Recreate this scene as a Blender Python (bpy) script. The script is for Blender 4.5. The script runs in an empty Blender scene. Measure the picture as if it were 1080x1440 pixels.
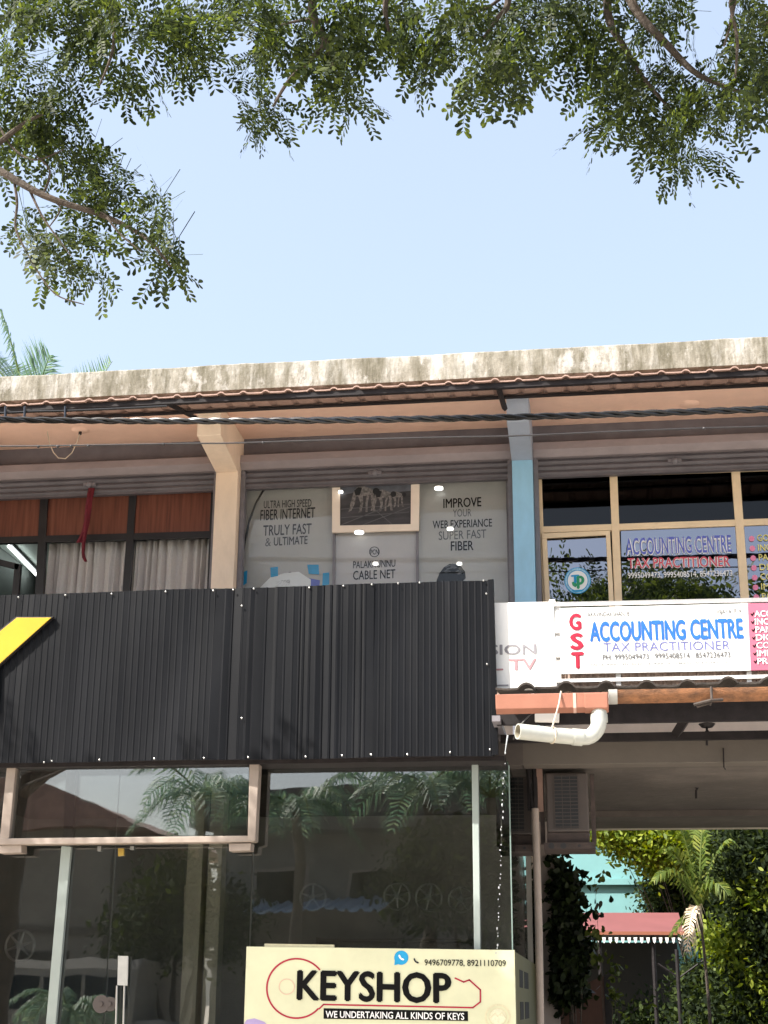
import bpy, math, random
import numpy as np
from mathutils import Vector, Matrix

S = bpy.context.scene
COL = S.collection
R = math.radians
random.seed(7)
RNG = np.random.default_rng(11)

# ------------------------------------------------------------------ camera
EYE = 1.6
F_PX, PITCH, YAW, ROLL = 2050.0, R(18.6), R(8.1), .0082
Fv = Vector((-math.sin(YAW) * math.cos(PITCH), math.cos(YAW) * math.cos(PITCH), math.sin(PITCH)))
R0 = Vector((math.cos(YAW), math.sin(YAW), 0))
U0 = R0.cross(Fv)
Rv = R0 * math.cos(ROLL) + U0 * math.sin(ROLL)
Uv = U0 * math.cos(ROLL) - R0 * math.sin(ROLL)
cam = bpy.data.cameras.new('camera')
cam.sensor_fit = 'VERTICAL'; cam.sensor_height = 36
cam.lens = F_PX / 1440 * 36
cam.clip_start = .05; cam.clip_end = 3000
co = bpy.data.objects.new('camera', cam)
m = Matrix((Rv, Uv, -Fv)).transposed().to_4x4()
m.translation = Vector((0, 0, EYE))
co.matrix_world = m
COL.objects.link(co); S.camera = co

# ------------------------------------------------------------------ sky and sun
SUN_EL, SUN_AZ = 46.0, 52.0            # azimuth: degrees to the left of straight behind the camera
w = bpy.data.worlds.new('World'); S.world = w; w.use_nodes = True
nt = w.node_tree
sky = nt.nodes.new('ShaderNodeTexSky'); sky.sky_type = 'NISHITA'; sky.sun_disc = False
sky.sun_elevation = R(SUN_EL)
sd = Vector((-math.sin(R(SUN_AZ)) * math.cos(R(SUN_EL)), -math.cos(R(SUN_AZ)) * math.cos(R(SUN_EL)), math.sin(R(SUN_EL))))
sky.sun_rotation = math.atan2(sd.x, sd.y)
sky.air_density = 1.0; sky.dust_density = 4.0; sky.ozone_density = 1.0
bg = nt.nodes['Background']; bg.inputs[1].default_value = .0615
hz_ = nt.nodes.new('ShaderNodeMix'); hz_.data_type = 'RGBA'; hz_.inputs[0].default_value = .38      # thin bright tropical haze over the clear sky
hz_.inputs[7].default_value = (2.95, 3.25, 3.6, 1)
nt.links.new(sky.outputs[0], hz_.inputs[6]); nt.links.new(hz_.outputs[2], bg.inputs[0])
sl = bpy.data.lights.new('sun', 'SUN'); sl.energy = 2.0; sl.angle = R(.5); sl.color = (1, .95, .87)
so = bpy.data.objects.new('sun', sl); so.rotation_euler = (-sd).to_track_quat('-Z', 'Y').to_euler(); so.location = (-12, -14, 22)
COL.objects.link(so)
S.view_settings.view_transform = 'Standard'; S.view_settings.look = 'None'
S.view_settings.exposure = 2.55; S.view_settings.gamma = 1
cy = S.cycles
cy.use_denoising = True; cy.max_bounces = 9; cy.diffuse_bounces = 5; cy.glossy_bounces = 5
cy.transmission_bounces = 6; cy.transparent_max_bounces = 24; cy.caustics_reflective = False; cy.caustics_refractive = False


# ------------------------------------------------------------------ helpers
def P(px, py, Y):
    """the point of the vertical plane at depth Y that the photograph shows at (px, py)"""
    d = Fv + Rv * ((px - 540) / F_PX) + Uv * ((720 - py) / F_PX)
    d = d * (Y / d.y)
    return Vector((d.x, Y, EYE + d.z))


def PZ(px, py, z):
    """the point of the horizontal plane z seen at (px, py)"""
    d = Fv + Rv * ((px - 540) / F_PX) + Uv * ((720 - py) / F_PX)
    return Vector((0, 0, EYE)) + d * ((z - EYE) / d.z)


def root_loc(o):
    while o is not None and o.parent: o = o.parent
    return Vector(o.location) if o else Vector()


def tag(o, label=None, cat=None, group=None, kind=None):
    if label: o['label'] = label
    if cat: o['category'] = cat
    if group: o['group'] = group
    if kind: o['kind'] = kind
    return o


def thing(name, label, cat, loc=(0, 0, 0), group=None):
    o = bpy.data.objects.new(name, None); o.empty_display_size = .2
    o.location = loc; COL.objects.link(o)
    return tag(o, label, cat, group)


class MB:
    def __init__(s): s.v = []; s.f = []

    def add(s, vs, fs):
        b = len(s.v); s.v += [tuple(q) for q in vs]; s.f += [tuple(i + b for i in q) for q in fs]; return s

    def box(s, x0, x1, y0, y1, z0, z1):
        x0, x1 = min(x0, x1), max(x0, x1); y0, y1 = min(y0, y1), max(y0, y1); z0, z1 = min(z0, z1), max(z0, z1)
        return s.add([(x0, y0, z0), (x1, y0, z0), (x1, y1, z0), (x0, y1, z0), (x0, y0, z1), (x1, y0, z1), (x1, y1, z1), (x0, y1, z1)],
                     [(0, 3, 2, 1), (4, 5, 6, 7), (0, 1, 5, 4), (1, 2, 6, 5), (2, 3, 7, 6), (3, 0, 4, 7)])

    def loft(s, a, b):
        """closed solid between two rings of points"""
        n = len(a)
        return s.add(list(a) + list(b), [tuple(range(n))[::-1], tuple(range(n, 2 * n))] + [(i, (i + 1) % n, n + (i + 1) % n, n + i) for i in range(n)])

    def pp(s, pts, Y, depth):
        """outline read at plane Y, standing there with a real thickness towards the back"""
        a = [P(x, y, Y) for x, y in pts]
        b = [q + Vector((0, depth, 0)) for q in a]
        return s.loft(a, b)

    def flat(s, pts, Y):
        a = [P(x, y, Y) for x, y in pts]
        return s.add(a, [tuple(range(len(a)))])

    def bar(s, p, q, wpx, Y, depth):
        (x0, y0), (x1, y1) = p, q
        l = math.hypot(x1 - x0, y1 - y0); nx, ny = -(y1 - y0) / l * wpx / 2, (x1 - x0) / l * wpx / 2
        return s.pp([(x0 + nx, y0 + ny), (x1 + nx, y1 + ny), (x1 - nx, y1 - ny), (x0 - nx, y0 - ny)], Y, depth)

    def prof(s, prof, x0, x1):
        """profile of (y, z) swept along x"""
        return s.loft([(x0, y, z) for y, z in prof], [(x1, y, z) for y, z in prof])

    def tube(s, pts, r, n=10, cap=True):
        pts = [Vector(p) for p in pts]; k = len(pts)
        rs = r if isinstance(r, (list, tuple)) else [r] * k
        base = len(s.v); prev = None
        for i, p in enumerate(pts):
            t = (pts[min(i + 1, k - 1)] - pts[max(i - 1, 0)]).normalized()
            if prev is None:
                u = t.cross(Vector((0, 0, 1)) if abs(t.z) < .9 else Vector((1, 0, 0))).normalized()
            else:
                u = (prev - t * prev.dot(t)).normalized()
            prev = u; v = t.cross(u)
            for j in range(n):
                a = 2 * math.pi * j / n
                s.v.append(tuple(p + (u * math.cos(a) + v * math.sin(a)) * rs[i]))
        for i in range(k - 1):
            for j in range(n):
                s.f.append((base + i * n + j, base + i * n + (j + 1) % n, base + (i + 1) * n + (j + 1) % n, base + (i + 1) * n + j))
        if cap:
            s.f.append(tuple(base + j for j in range(n))[::-1]); s.f.append(tuple(base + (k - 1) * n + j for j in range(n)))
        return s

    def ball(s, c, r, nu=10, nv=6, sc=(1, 1, 1)):
        c = Vector(c); b = len(s.v)
        for i in range(nv + 1):
            th = math.pi * i / nv
            for j in range(nu):
                ph = 2 * math.pi * j / nu
                s.v.append((c.x + r * sc[0] * math.sin(th) * math.cos(ph), c.y + r * sc[1] * math.sin(th) * math.sin(ph), c.z + r * sc[2] * math.cos(th)))
        for i in range(nv):
            for j in range(nu):
                s.f.append((b + i * nu + j, b + (i + 1) * nu + j, b + (i + 1) * nu + (j + 1) % nu, b + i * nu + (j + 1) % nu))
        return s

    def build(s, name, mat, parent=None, smooth=False, bevel=0, loc=None):
        me = bpy.data.meshes.new(name)
        off = root_loc(parent) if parent else (Vector(loc) if loc is not None else Vector())
        me.from_pydata([(v[0] - off[0], v[1] - off[1], v[2] - off[2]) for v in s.v], [], s.f)
        me.validate(); me.update()
        import bmesh
        b = bmesh.new(); b.from_mesh(me); bmesh.ops.recalc_face_normals(b, faces=b.faces); b.to_mesh(me); b.free()
        me.materials.append(mat)
        if smooth:
            for p in me.polygons: p.use_smooth = True
            me.set_sharp_from_angle(angle=R(40))
        o = bpy.data.objects.new(name, me); COL.objects.link(o)
        if parent: o.parent = parent
        elif loc is not None: o.location = loc
        if bevel:
            mod = o.modifiers.new('bevel', 'BEVEL'); mod.width = bevel; mod.segments = 2; mod.limit_method = 'ANGLE'; mod.angle_limit = R(50)
        return o


def fast_mesh(name, verts, counts, mat, parent=None, loc=None):
    """big leaf meshes: verts (n,3), every polygon uses the next counts[i] vertices"""
    me = bpy.data.meshes.new(name)
    off = root_loc(parent) if parent else Vector(loc or (0, 0, 0))
    verts = np.asarray(verts, dtype=np.float32) - np.array(off, dtype=np.float32)
    n = len(verts); counts = np.asarray(counts, dtype=np.int32)
    me.vertices.add(n); me.vertices.foreach_set('co', verts.ravel())
    me.loops.add(n); me.loops.foreach_set('vertex_index', np.arange(n, dtype=np.int32))
    st = np.concatenate([[0], np.cumsum(counts)[:-1]]).astype(np.int32)
    me.polygons.add(len(counts)); me.polygons.foreach_set('loop_start', st); me.polygons.foreach_set('loop_total', counts)
    me.update(calc_edges=True); me.validate()
    me.materials.append(mat)
    o = bpy.data.objects.new(name, me); COL.objects.link(o)
    if parent: o.parent = parent
    elif loc is not None: o.location = loc
    return o


def struct(o): o['kind'] = 'structure'; return o


def copy_tree(o, parent=None):
    c = o.copy(); COL.objects.link(c); c.parent = parent
    for ch in [q for q in bpy.data.objects if q.parent == o]: copy_tree(ch, c)
    return c


# ------------------------------------------------------------------ materials
def newmat(name):
    mt = bpy.data.materials.new(name); mt.use_nodes = True
    n = mt.node_tree.nodes; return mt, n, mt.node_tree.links, n['Principled BSDF']


def ramp(n, stops):
    r = n.new('ShaderNodeValToRGB'); e = r.color_ramp.elements
    while len(e) < len(stops): e.new(.5)
    for k, (p, c) in enumerate(stops):
        e[k].position = p; e[k].color = (*c, 1) if len(c) == 3 else c
    return r


def M(name, col, rough=.6, var=.14, scale=5, bump=0., metal=0., spec=.5, dirt=0., stretch=(1, 1, 1), dirt_col=None, bscale=None):
    mt, n, L, b = newmat(name)
    tc = n.new('ShaderNodeTexCoord'); mp = n.new('ShaderNodeMapping'); mp.inputs['Scale'].default_value = stretch
    L.new(tc.outputs['Object'], mp.inputs[0])
    nz = n.new('ShaderNodeTexNoise'); nz.inputs['Scale'].default_value = scale; nz.inputs['Detail'].default_value = 6; nz.inputs['Roughness'].default_value = .65
    L.new(mp.outputs[0], nz.inputs[0])
    lo = [max(0, c * (1 - var * 1.6)) for c in col]; hi = [min(1, c * (1 + var)) for c in col]
    r = ramp(n, [(.3, lo), (.7, hi)]); L.new(nz.outputs[0], r.inputs[0]); out = r.outputs[0]
    if dirt > 0:
        n2 = n.new('ShaderNodeTexNoise'); n2.inputs['Scale'].default_value = scale * .35; n2.inputs['Detail'].default_value = 8; n2.inputs['Roughness'].default_value = .7
        L.new(mp.outputs[0], n2.inputs[0])
        r2 = ramp(n, [(.46, (0, 0, 0)), (.75, (dirt,) * 3)]); L.new(n2.outputs[0], r2.inputs[0])
        mx = n.new('ShaderNodeMix'); mx.data_type = 'RGBA'; L.new(r2.outputs[0], mx.inputs[0]); L.new(out, mx.inputs[6])
        mx.inputs[7].default_value = (*(dirt_col or [c * .4 for c in col]), 1); out = mx.outputs[2]
    L.new(out, b.inputs['Base Color'])
    b.inputs['Metallic'].default_value = metal; b.inputs['Specular IOR Level'].default_value = spec
    rr = n.new('ShaderNodeMapRange'); rr.inputs[3].default_value = max(.03, rough - .08); rr.inputs[4].default_value = min(1, rough + .08)
    L.new(nz.outputs[0], rr.inputs[0]); L.new(rr.outputs[0], b.inputs['Roughness'])
    if bump:
        bz = n.new('ShaderNodeTexNoise'); bz.inputs['Scale'].default_value = bscale or scale * 6; bz.inputs['Detail'].default_value = 5; L.new(mp.outputs[0], bz.inputs[0])
        bp = n.new('ShaderNodeBump'); bp.inputs['Strength'].default_value = bump; bp.inputs['Distance'].default_value = .02
        L.new(bz.outputs[0], bp.inputs['Height']); L.new(bp.outputs[0], b.inputs['Normal'])
    return mt


def glass(name, refl, tint, rough=.0, wob=.0, scol=(1, 1, 1), fr=.6):
    mt, n, L, b = newmat(name); n.remove(b)
    out = n['Material Output']
    tr = n.new('ShaderNodeBsdfTransparent'); tr.inputs[0].default_value = (*tint, 1)
    gl = n.new('ShaderNodeBsdfGlossy'); gl.inputs['Roughness'].default_value = rough; gl.inputs[0].default_value = (*scol, 1)
    lw = n.new('ShaderNodeLayerWeight'); lw.inputs[0].default_value = .25
    ma = n.new('ShaderNodeMath'); ma.operation = 'MULTIPLY_ADD'; ma.inputs[1].default_value = fr; ma.inputs[2].default_value = refl; ma.use_clamp = True
    L.new(lw.outputs['Fresnel'], ma.inputs[0])
    mx = n.new('ShaderNodeMixShader'); L.new(ma.outputs[0], mx.inputs[0]); L.new(tr.outputs[0], mx.inputs[1]); L.new(gl.outputs[0], mx.inputs[2])
    L.new(mx.outputs[0], out.inputs[0])
    if wob:
        tc = n.new('ShaderNodeTexCoord'); nz = n.new('ShaderNodeTexNoise'); nz.inputs['Scale'].default_value = 1.6; nz.inputs['Detail'].default_value = 1.5
        L.new(tc.outputs['Object'], nz.inputs[0]); bp = n.new('ShaderNodeBump'); bp.inputs['Strength'].default_value = wob; bp.inputs['Distance'].default_value = .02
        L.new(nz.outputs[0], bp.inputs['Height']); L.new(bp.outputs[0], gl.inputs['Normal'])
    return mt


def leafmat(name, c0, c1, c2, trans=.35, rough=.5):
    mt, n, L, b = newmat(name); out = n['Material Output']
    g = n.new('ShaderNodeNewGeometry'); r = ramp(n, [(0, c0), (.55, c1), (1, c2)])
    L.new(g.outputs['Random Per Island'], r.inputs[0]); L.new(r.outputs[0], b.inputs['Base Color']); b.inputs['Roughness'].default_value = rough; b.inputs['Specular IOR Level'].default_value = .2
    t = n.new('ShaderNodeBsdfTranslucent')
    hs = n.new('ShaderNodeHueSaturation'); hs.inputs['Hue'].default_value = .485; hs.inputs['Saturation'].default_value = 1.15; hs.inputs['Value'].default_value = 1.5
    L.new(r.outputs[0], hs.inputs['Color']); L.new(hs.outputs[0], t.inputs[0])
    mx = n.new('ShaderNodeMixShader'); mx.inputs[0].default_value = trans
    L.new(b.outputs[0], mx.inputs[1]); L.new(t.outputs[0], mx.inputs[2]); L.new(mx.outputs[0], out.inputs[0])
    return mt


def emit(name, col, st):
    mt, n, L, b = newmat(name)
    b.inputs['Emission Color'].default_value = (*col, 1); b.inputs['Emission Strength'].default_value = st; b.inputs['Base Color'].default_value = (*col, 1)
    return mt


def weathered():
    mt, n, L, b = newmat('weathered_concrete')
    tc = n.new('ShaderNodeTexCoord')

    def nz(scale, st, det=8):
        mp = n.new('ShaderNodeMapping'); mp.inputs['Scale'].default_value = st; L.new(tc.outputs['Object'], mp.inputs[0])
        q = n.new('ShaderNodeTexNoise'); q.inputs['Scale'].default_value = scale; q.inputs['Detail'].default_value = det; q.inputs['Roughness'].default_value = .7
        L.new(mp.outputs[0], q.inputs[0]); return q.outputs[0]
    r1 = ramp(n, [(.3, (.13, .118, .09)), (.48, (.265, .245, .20)), (.62, (.42, .405, .37))]); L.new(nz(3.2, (1.7, 1.7, .6)), r1.inputs[0])
    r2 = ramp(n, [(.40, (0, 0, 0)), (.64, (.85,) * 3)]); L.new(nz(5, (2.2, 2.2, .35)), r2.inputs[0])
    mx = n.new('ShaderNodeMix'); mx.data_type = 'RGBA'; L.new(r2.outputs[0], mx.inputs[0]); L.new(r1.outputs[0], mx.inputs[6]); mx.inputs[7].default_value = (.085, .075, .045, 1)
    r3 = ramp(n, [(.55, (0, 0, 0)), (.68, (.85,) * 3)]); L.new(nz(2.1, (1.5, 1.5, .9)), r3.inputs[0])
    m2 = n.new('ShaderNodeMix'); m2.data_type = 'RGBA'; L.new(r3.outputs[0], m2.inputs[0]); L.new(mx.outputs[2], m2.inputs[6]); m2.inputs[7].default_value = (.55, .53, .50, 1)
    r4 = ramp(n, [(.6, (0, 0, 0)), (.66, (.8,) * 3)]); L.new(nz(16, (1, 1, .5)), r4.inputs[0])
    m3 = n.new('ShaderNodeMix'); m3.data_type = 'RGBA'; L.new(r4.outputs[0], m3.inputs[0]); L.new(m2.outputs[2], m3.inputs[6]); m3.inputs[7].default_value = (.10, .09, .065, 1)
    L.new(m3.outputs[2], b.inputs['Base Color']); b.inputs['Roughness'].default_value = .9
    bp = n.new('ShaderNodeBump'); bp.inputs['Strength'].default_value = .5; bp.inputs['Distance'].default_value = .02; L.new(nz(22, (1, 1, 1)), bp.inputs['Height']); L.new(bp.outputs[0], b.inputs['Normal'])
    return mt


K = dict(
    concrete=weathered(),
    peach=M('peach_paint', (.86, .585, .46), .75, .05, 3, .15, dirt=.25, dirt_col=(.55, .36, .27)),
    cream=M('cream_paint', (.86, .70, .55), .7, .06, 4, .25, dirt=.55, dirt_col=(.50, .385, .29), stretch=(1, 1, .45)),
    blue=M('sky_blue_paint', (.30, .56, .76), .65, .07, 3, .15, dirt=.6, dirt_col=(.20, .33, .42), stretch=(1, 1, .45)),
    greyblue=M('grey_blue_paint', (.36, .41, .50), .65, .06, 3, .15),  # greyer than the pillar below, used for the bracket
    tile=M('clay_tile', (.33, .215, .175), .75, .1, 7, .3, dirt=.3, dirt_col=(.3, .2, .16)),
    darktile=M('sooty_tile', (.045, .036, .03), .85, .3, 7, .4),  # shade of the awning's underside put into the tile colour
    purlin=M('dark_steel', (.020, .017, .018), .6, .25, 9, .1, spec=.2),
    hood=M('grey_shutter_steel', (.30, .26, .27), .55, .10, 3, .1, dirt=.4, dirt_col=(.18, .15, .155), stretch=(1, 1, 2)),
    slat=M('dark_shutter_slat', (.135, .125, .14), .5, .15, 4, .1),
    guide=M('shutter_guide_steel', (.19, .18, .20), .5, .15, 6),
    frame_dark=M('black_frame', (.018, .016, .018), .45, .2, 6),
    frame_cream=M('cream_frame', (.78, .61, .40), .5, .06, 5),
    frame_pale=M('pale_wood_frame', (.31, .255, .215), .6, .1, 6, .1, dirt=.3),
    frame_pic=M('peach_picture_frame', (.86, .74, .62), .5, .05, 5),
    wall=M('painted_wall', (.62, .54, .46), .85, .08, 2.5, .2, dirt=.4),
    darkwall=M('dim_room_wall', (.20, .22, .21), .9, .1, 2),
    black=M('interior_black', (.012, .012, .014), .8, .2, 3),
    slab=M('slab_concrete', (.085, .072, .065), .9, .12, 2.2, .3, dirt=.5, dirt_col=(.22, .19, .17)),
    beam=M('beam_paint', (.11, .095, .082), .85, .08, 2.2, .2, dirt=.35),
    panel=M('charcoal_sheet', (.0024, .0031, .0051), .48, .2, 2.2, .0, spec=.18, dirt=.5, dirt_col=(.0072, .0074, .0086), stretch=(2.2, 1, .35)),
    screw=M('zinc_screw', (.30, .30, .29), .3, .05, 9, metal=.8),
    yellow=M('yellow_acrylic', (.47, .315, .015), .22, .05, 4, spec=.6),
    letter_side=M('letter_return', (.015, .012, .012), .5, .1, 5),
    white=M('white_flex', (.84, .84, .82), .5, .025, 3, .12, bscale=2.2, dirt=.12, dirt_col=(.62, .60, .55)),
    creamflex=M('pale_yellow_flex', (.64, .645, .44), .45, .07, 1.6, .12, bscale=2.5),
    pinkflex=M('pink_flex', (.50, .13, .20), .5, .03, 3),
    ink_black=M('black_ink', (.004, .004, .004), .5, .1, 8, spec=.12),
    ink_char=M('charcoal_ink', (.035, .035, .04), .6, .1, 8, spec=.12),
    ink_grey=M('grey_ink', (.13, .13, .135), .6, .1, 8, spec=.12),
    ink_faint=M('faint_grey_ink', (.27, .26, .28), .6, .05, 8, spec=.12),
    ink_fpink=M('faint_pink_ink', (.46, .25, .27), .6, .05, 8, spec=.12),
    ink_red=M('crimson_ink', (.40, .03, .06), .55, .06, 8, spec=.12),
    ink_blue=M('blue_ink', (.035, .15, .55), .55, .06, 8, spec=.12),
    ink_lav=M('lavender_ink', (.15, .16, .36), .55, .06, 8, spec=.12),
    ink_white=M('white_ink', (.85, .85, .85), .5, .02, 8, spec=.12),
    ink_yellow=M('yellow_ink', (.78, .70, .25), .5, .04, 8, spec=.12),
    ink_pink=M('pink_ink', (.75, .25, .40), .5, .04, 8, spec=.12),
    ink_wblue=M('vinyl_blue', (.12, .15, .52), .5, .05, 8, spec=.12),
    ink_wred=M('vinyl_red', (.62, .10, .14), .5, .05, 8, spec=.12),
    ink_cyan=M('cyan_ink', (.03, .33, .62), .45, .05, 8, spec=.12),
    ink_green=M('green_ink', (.05, .33, .16), .5, .05, 8, spec=.12),
    ink_gold=M('pale_gold_ink', (.66, .62, .42), .5, .08, 30, spec=.12),
    ink_violet=M('violet_ink', (.40, .32, .55), .5, .06, 8, spec=.12),
    poster=M('grey_poster', (.465, .445, .42), .5, .07, 1.2),
    poster2=M('pale_grey_poster', (.55, .51, .50), .5, .05, 1.5),
    rail=M('white_rail', (.80, .79, .77), .4, .04, 6),
    sheet=M('brown_corrugated_sheet', (.50, .38, .32), .7, .2, 4, .1, dirt=.5, stretch=(6, 6, 1)),
    gut_new=M('terracotta_gutter', (.36, .155, .105), .5, .08, 4, .05, dirt=.2),
    gut_old=M('rusty_gutter', (.26, .115, .05), .75, .35, 9, .4, dirt=1.0, dirt_col=(.05, .03, .022), stretch=(1, 1, 2.2)),
    collar=M('grey_collar', (.42, .42, .40), .5, .1, 7),
    pvc=M('white_pvc', (.46, .475, .44), .35, .05, 6, dirt=.35, dirt_col=(.5, .46, .34)),
    pvc_in=M('pvc_inside', (.30, .27, .20), .7, .2, 9),
    cable=M('black_cable', (.0035, .0035, .004), .25, .2, 12),
    wire=M('grey_wire', (.035, .033, .035), .4, .1, 12),
    wirepale=M('pale_wire', (.55, .48, .38), .5, .1, 12),
    ac=M('beige_ac', (.075, .06, .055), .5, .08, 4, dirt=.4),
    acdark=M('ac_grille_dark', (.02, .022, .026), .6, .2, 6),
    greenpost=M('pale_green_post', (.30, .345, .325), .4, .04, 4),
    steel=M('brushed_steel', (.40, .39, .37), .3, .05, 14, metal=.7),
    brass=M('brass', (.55, .36, .08), .35, .05, 10, metal=.8),
    pole=M('pale_brown_pipe', (.30, .245, .21), .5, .1, 5, dirt=.4),
    redcloth=M('red_cloth', (.15, .010, .022), .85, .2, 14),
    ground=M('dusty_ground', (.60, .53, .44), .95, .18, .7, .3, bscale=20),
    road=M('bleached_concrete_road', (.54, .50, .44), .9, .1, 3, .3, bscale=60),
    paver=M('pale_paving', (.70, .63, .54), .9, .12, 2, .2, bscale=20),
    grass=M('garden_soil', (.10, .10, .05), .95, .3, 1.5, .4),
    hoard=M('red_brown_board', (.075, .037, .026), .85, .15, 3, .1, stretch=(4, 4, 1)),
    turq=M('turquoise_paint', (.17, .36, .37), .8, .06, 1.2, .1, dirt=.25),
    redroof=M('faded_red_roof', (.165, .055, .055), .7, .08, 2, .05),
    roofedge=M('orange_roof_edge', (.26, .09, .05), .6, .05, 3),
    bark=M('tree_bark', (.075, .058, .046), .95, .3, 8, .7),
    palmbark=M('palm_bark', (.13, .11, .085), .95, .2, 8, .5),
    dry=M('dry_frond', (.62, .50, .36), .85, .15, 8),
    wheelm=M('dark_wheel', (.45, .44, .42), .35, .2, 8, metal=.5),
    blueroof=M('blue_grey_sheet', (.26, .34, .44), .5, .1, 3),
    oppwall=M('opposite_wall', (.20, .185, .16), .85, .1, 2, dirt=.4),
    oppdark=M('opposite_dark', (.02, .018, .016), .8, .2, 3),
    opproof=M('opposite_roof', (.24, .15, .12), .8, .2, 4),
    glass=glass('shop_glass', .12, (.78, .80, .79), rough=.012, wob=.08),
    glass2=glass('tinted_glass', .26, (.10, .105, .12), wob=.03, scol=(.80, .82, .92)),
    glass3=glass('window_glass', .012, (.94, .95, .95), wob=.02, fr=.15),
    darkglass=glass('black_glass', .02, (.05, .05, .06), wob=.03, fr=.15),
    tube=emit('tube_light', (.92, 1, .96), 1.5),
    led=emit('led_disc', (1, 1, .95), .5),  # glow of the added reflection discs, not a real lamp
    leaf=leafmat('rain_tree_leaf', (.018, .029, .011), (.033, .049, .016), (.105, .14, .030), .45),
    shrub=leafmat('sunny_shrub_leaf', (.06, .10, .012), (.14, .19, .02), (.27, .31, .045), .38),
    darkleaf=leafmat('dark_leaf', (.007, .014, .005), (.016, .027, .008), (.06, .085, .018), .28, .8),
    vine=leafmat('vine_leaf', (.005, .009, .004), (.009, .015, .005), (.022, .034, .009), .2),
    vine_pale=leafmat('pale_vine_leaf', (.03, .045, .010), (.06, .08, .015), (.11, .13, .03), .35),
    palmleaf=leafmat('palm_leaf', (.10, .17, .125), (.14, .22, .15), (.21, .28, .16), .35),
    arecaleaf=leafmat('areca_leaf', (.05, .085, .018), (.10, .14, .028), (.20, .22, .05), .3),
)


def curtain_mat():
    mt, n, L, b = newmat('curtain_cloth')
    tc = n.new('ShaderNodeTexCoord'); nz = n.new('ShaderNodeTexNoise'); nz.inputs['Scale'].default_value = 60
    L.new(tc.outputs['Object'], nz.inputs[0]); r = ramp(n, [(.3, (.78, .72, .70)), (.7, (.86, .80, .78))]); L.new(nz.outputs[0], r.inputs[0])
    L.new(r.outputs[0], b.inputs['Base Color']); b.inputs['Roughness'].default_value = .9; return mt


def wood_mat():
    mt, n, L, b = newmat('wood_panel')
    tc = n.new('ShaderNodeTexCoord'); mp = n.new('ShaderNodeMapping'); mp.inputs['Scale'].default_value = (9, 9, .5); L.new(tc.outputs['Object'], mp.inputs[0])
    nz = n.new('ShaderNodeTexNoise'); nz.inputs['Scale'].default_value = 3; nz.inputs['Detail'].default_value = 6; L.new(mp.outputs[0], nz.inputs[0])
    r = ramp(n, [(.32, (.10, .028, .016)), (.5, (.155, .048, .027)), (.68, (.20, .07, .04))]); L.new(nz.outputs[0], r.inputs[0])
    L.new(r.outputs[0], b.inputs['Base Color']); b.inputs['Roughness'].default_value = .5; return mt


K['curtain'] = curtain_mat(); K['wood'] = wood_mat()


# ------------------------------------------------------------------ lettering
def letters(body, pl, pr, hpx, Y, mat, parent, bold=0., name='lettering', lift=.004, outline=None, hr=None):
    """text whose baseline runs between two points of the plane at depth Y"""
    cu = bpy.data.curves.new('text', 'FONT'); cu.body = body; cu.size = 1; cu.offset = 0; cu.resolution_u = 3
    ob = bpy.data.objects.new('text', cu); COL.objects.link(ob)
    dg = bpy.context.evaluated_depsgraph_get()
    me = bpy.data.meshes.new_from_object(ob.evaluated_get(dg))
    bpy.data.objects.remove(ob); bpy.data.curves.remove(cu)
    if bold > .003:                       # heavy letters: a few copies side by side, each a hair further out
        base = [v.co.copy() for v in me.vertices]; fcs = [tuple(p.vertices) for p in me.polygons]
        ex = bold; V = []; F = []
        for q, (dx, dy) in enumerate(((-ex, 0), (ex, 0), (0, ex * .7), (0, -ex * .7), (0, 0))):
            V += [(c.x + dx, c.y + dy, q * .0004) for c in base]; F += [tuple(i + q * len(base) for i in f) for f in fcs]
        me = bpy.data.meshes.new(name); me.from_pydata(V, [], F)
    vs = [v.co.copy() for v in me.vertices]
    x0 = min(v.x for v in vs); x1 = max(v.x for v in vs); y1 = max(v.y for v in vs)
    O = P(*pl, Y); EX = P(*pr, Y) - O; EZ = P(pl[0], pl[1] - hpx, Y) - O
    EZ.x = 0
    off = root_loc(parent)
    for v, c in zip(me.vertices, vs):
        v.co = O + EX * ((c.x - x0) / (x1 - x0)) + EZ * (c.y / y1) + Vector((0, -lift - c.z, 0)) - off
    me.name = name; me.materials.clear(); me.materials.append(mat); me.update()
    o = bpy.data.objects.new(name, me); COL.objects.link(o); o.parent = parent
    if outline:
        letters(body, pl, pr, hpx, Y, outline[0], parent, bold + outline[1], name=name, lift=lift - .0032)
    return o


def disc_pts(cx, cy, r, n=28, a0=0, a1=360, ry=None):
    ry = ry or r
    return [(cx + r * math.cos(R(a0 + (a1 - a0) * k / n)), cy - ry * math.sin(R(a0 + (a1 - a0) * k / n))) for k in range(n + (0 if a1 - a0 == 360 else 1))]


def ring(mb, cx, cy, r0, r1, Y, a0=0, a1=360, n=40):
    for k in range(n):
        a, b = R(a0 + (a1 - a0) * k / n), R(a0 + (a1 - a0) * (k + 1) / n)
        mb.flat([(cx + r0 * math.cos(a), cy - r0 * math.sin(a)), (cx + r1 * math.cos(a), cy - r1 * math.sin(a)), (cx + r1 * math.cos(b), cy - r1 * math.sin(b)), (cx + r0 * math.cos(b), cy - r0 * math.sin(b))], Y)
    return mb


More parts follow.
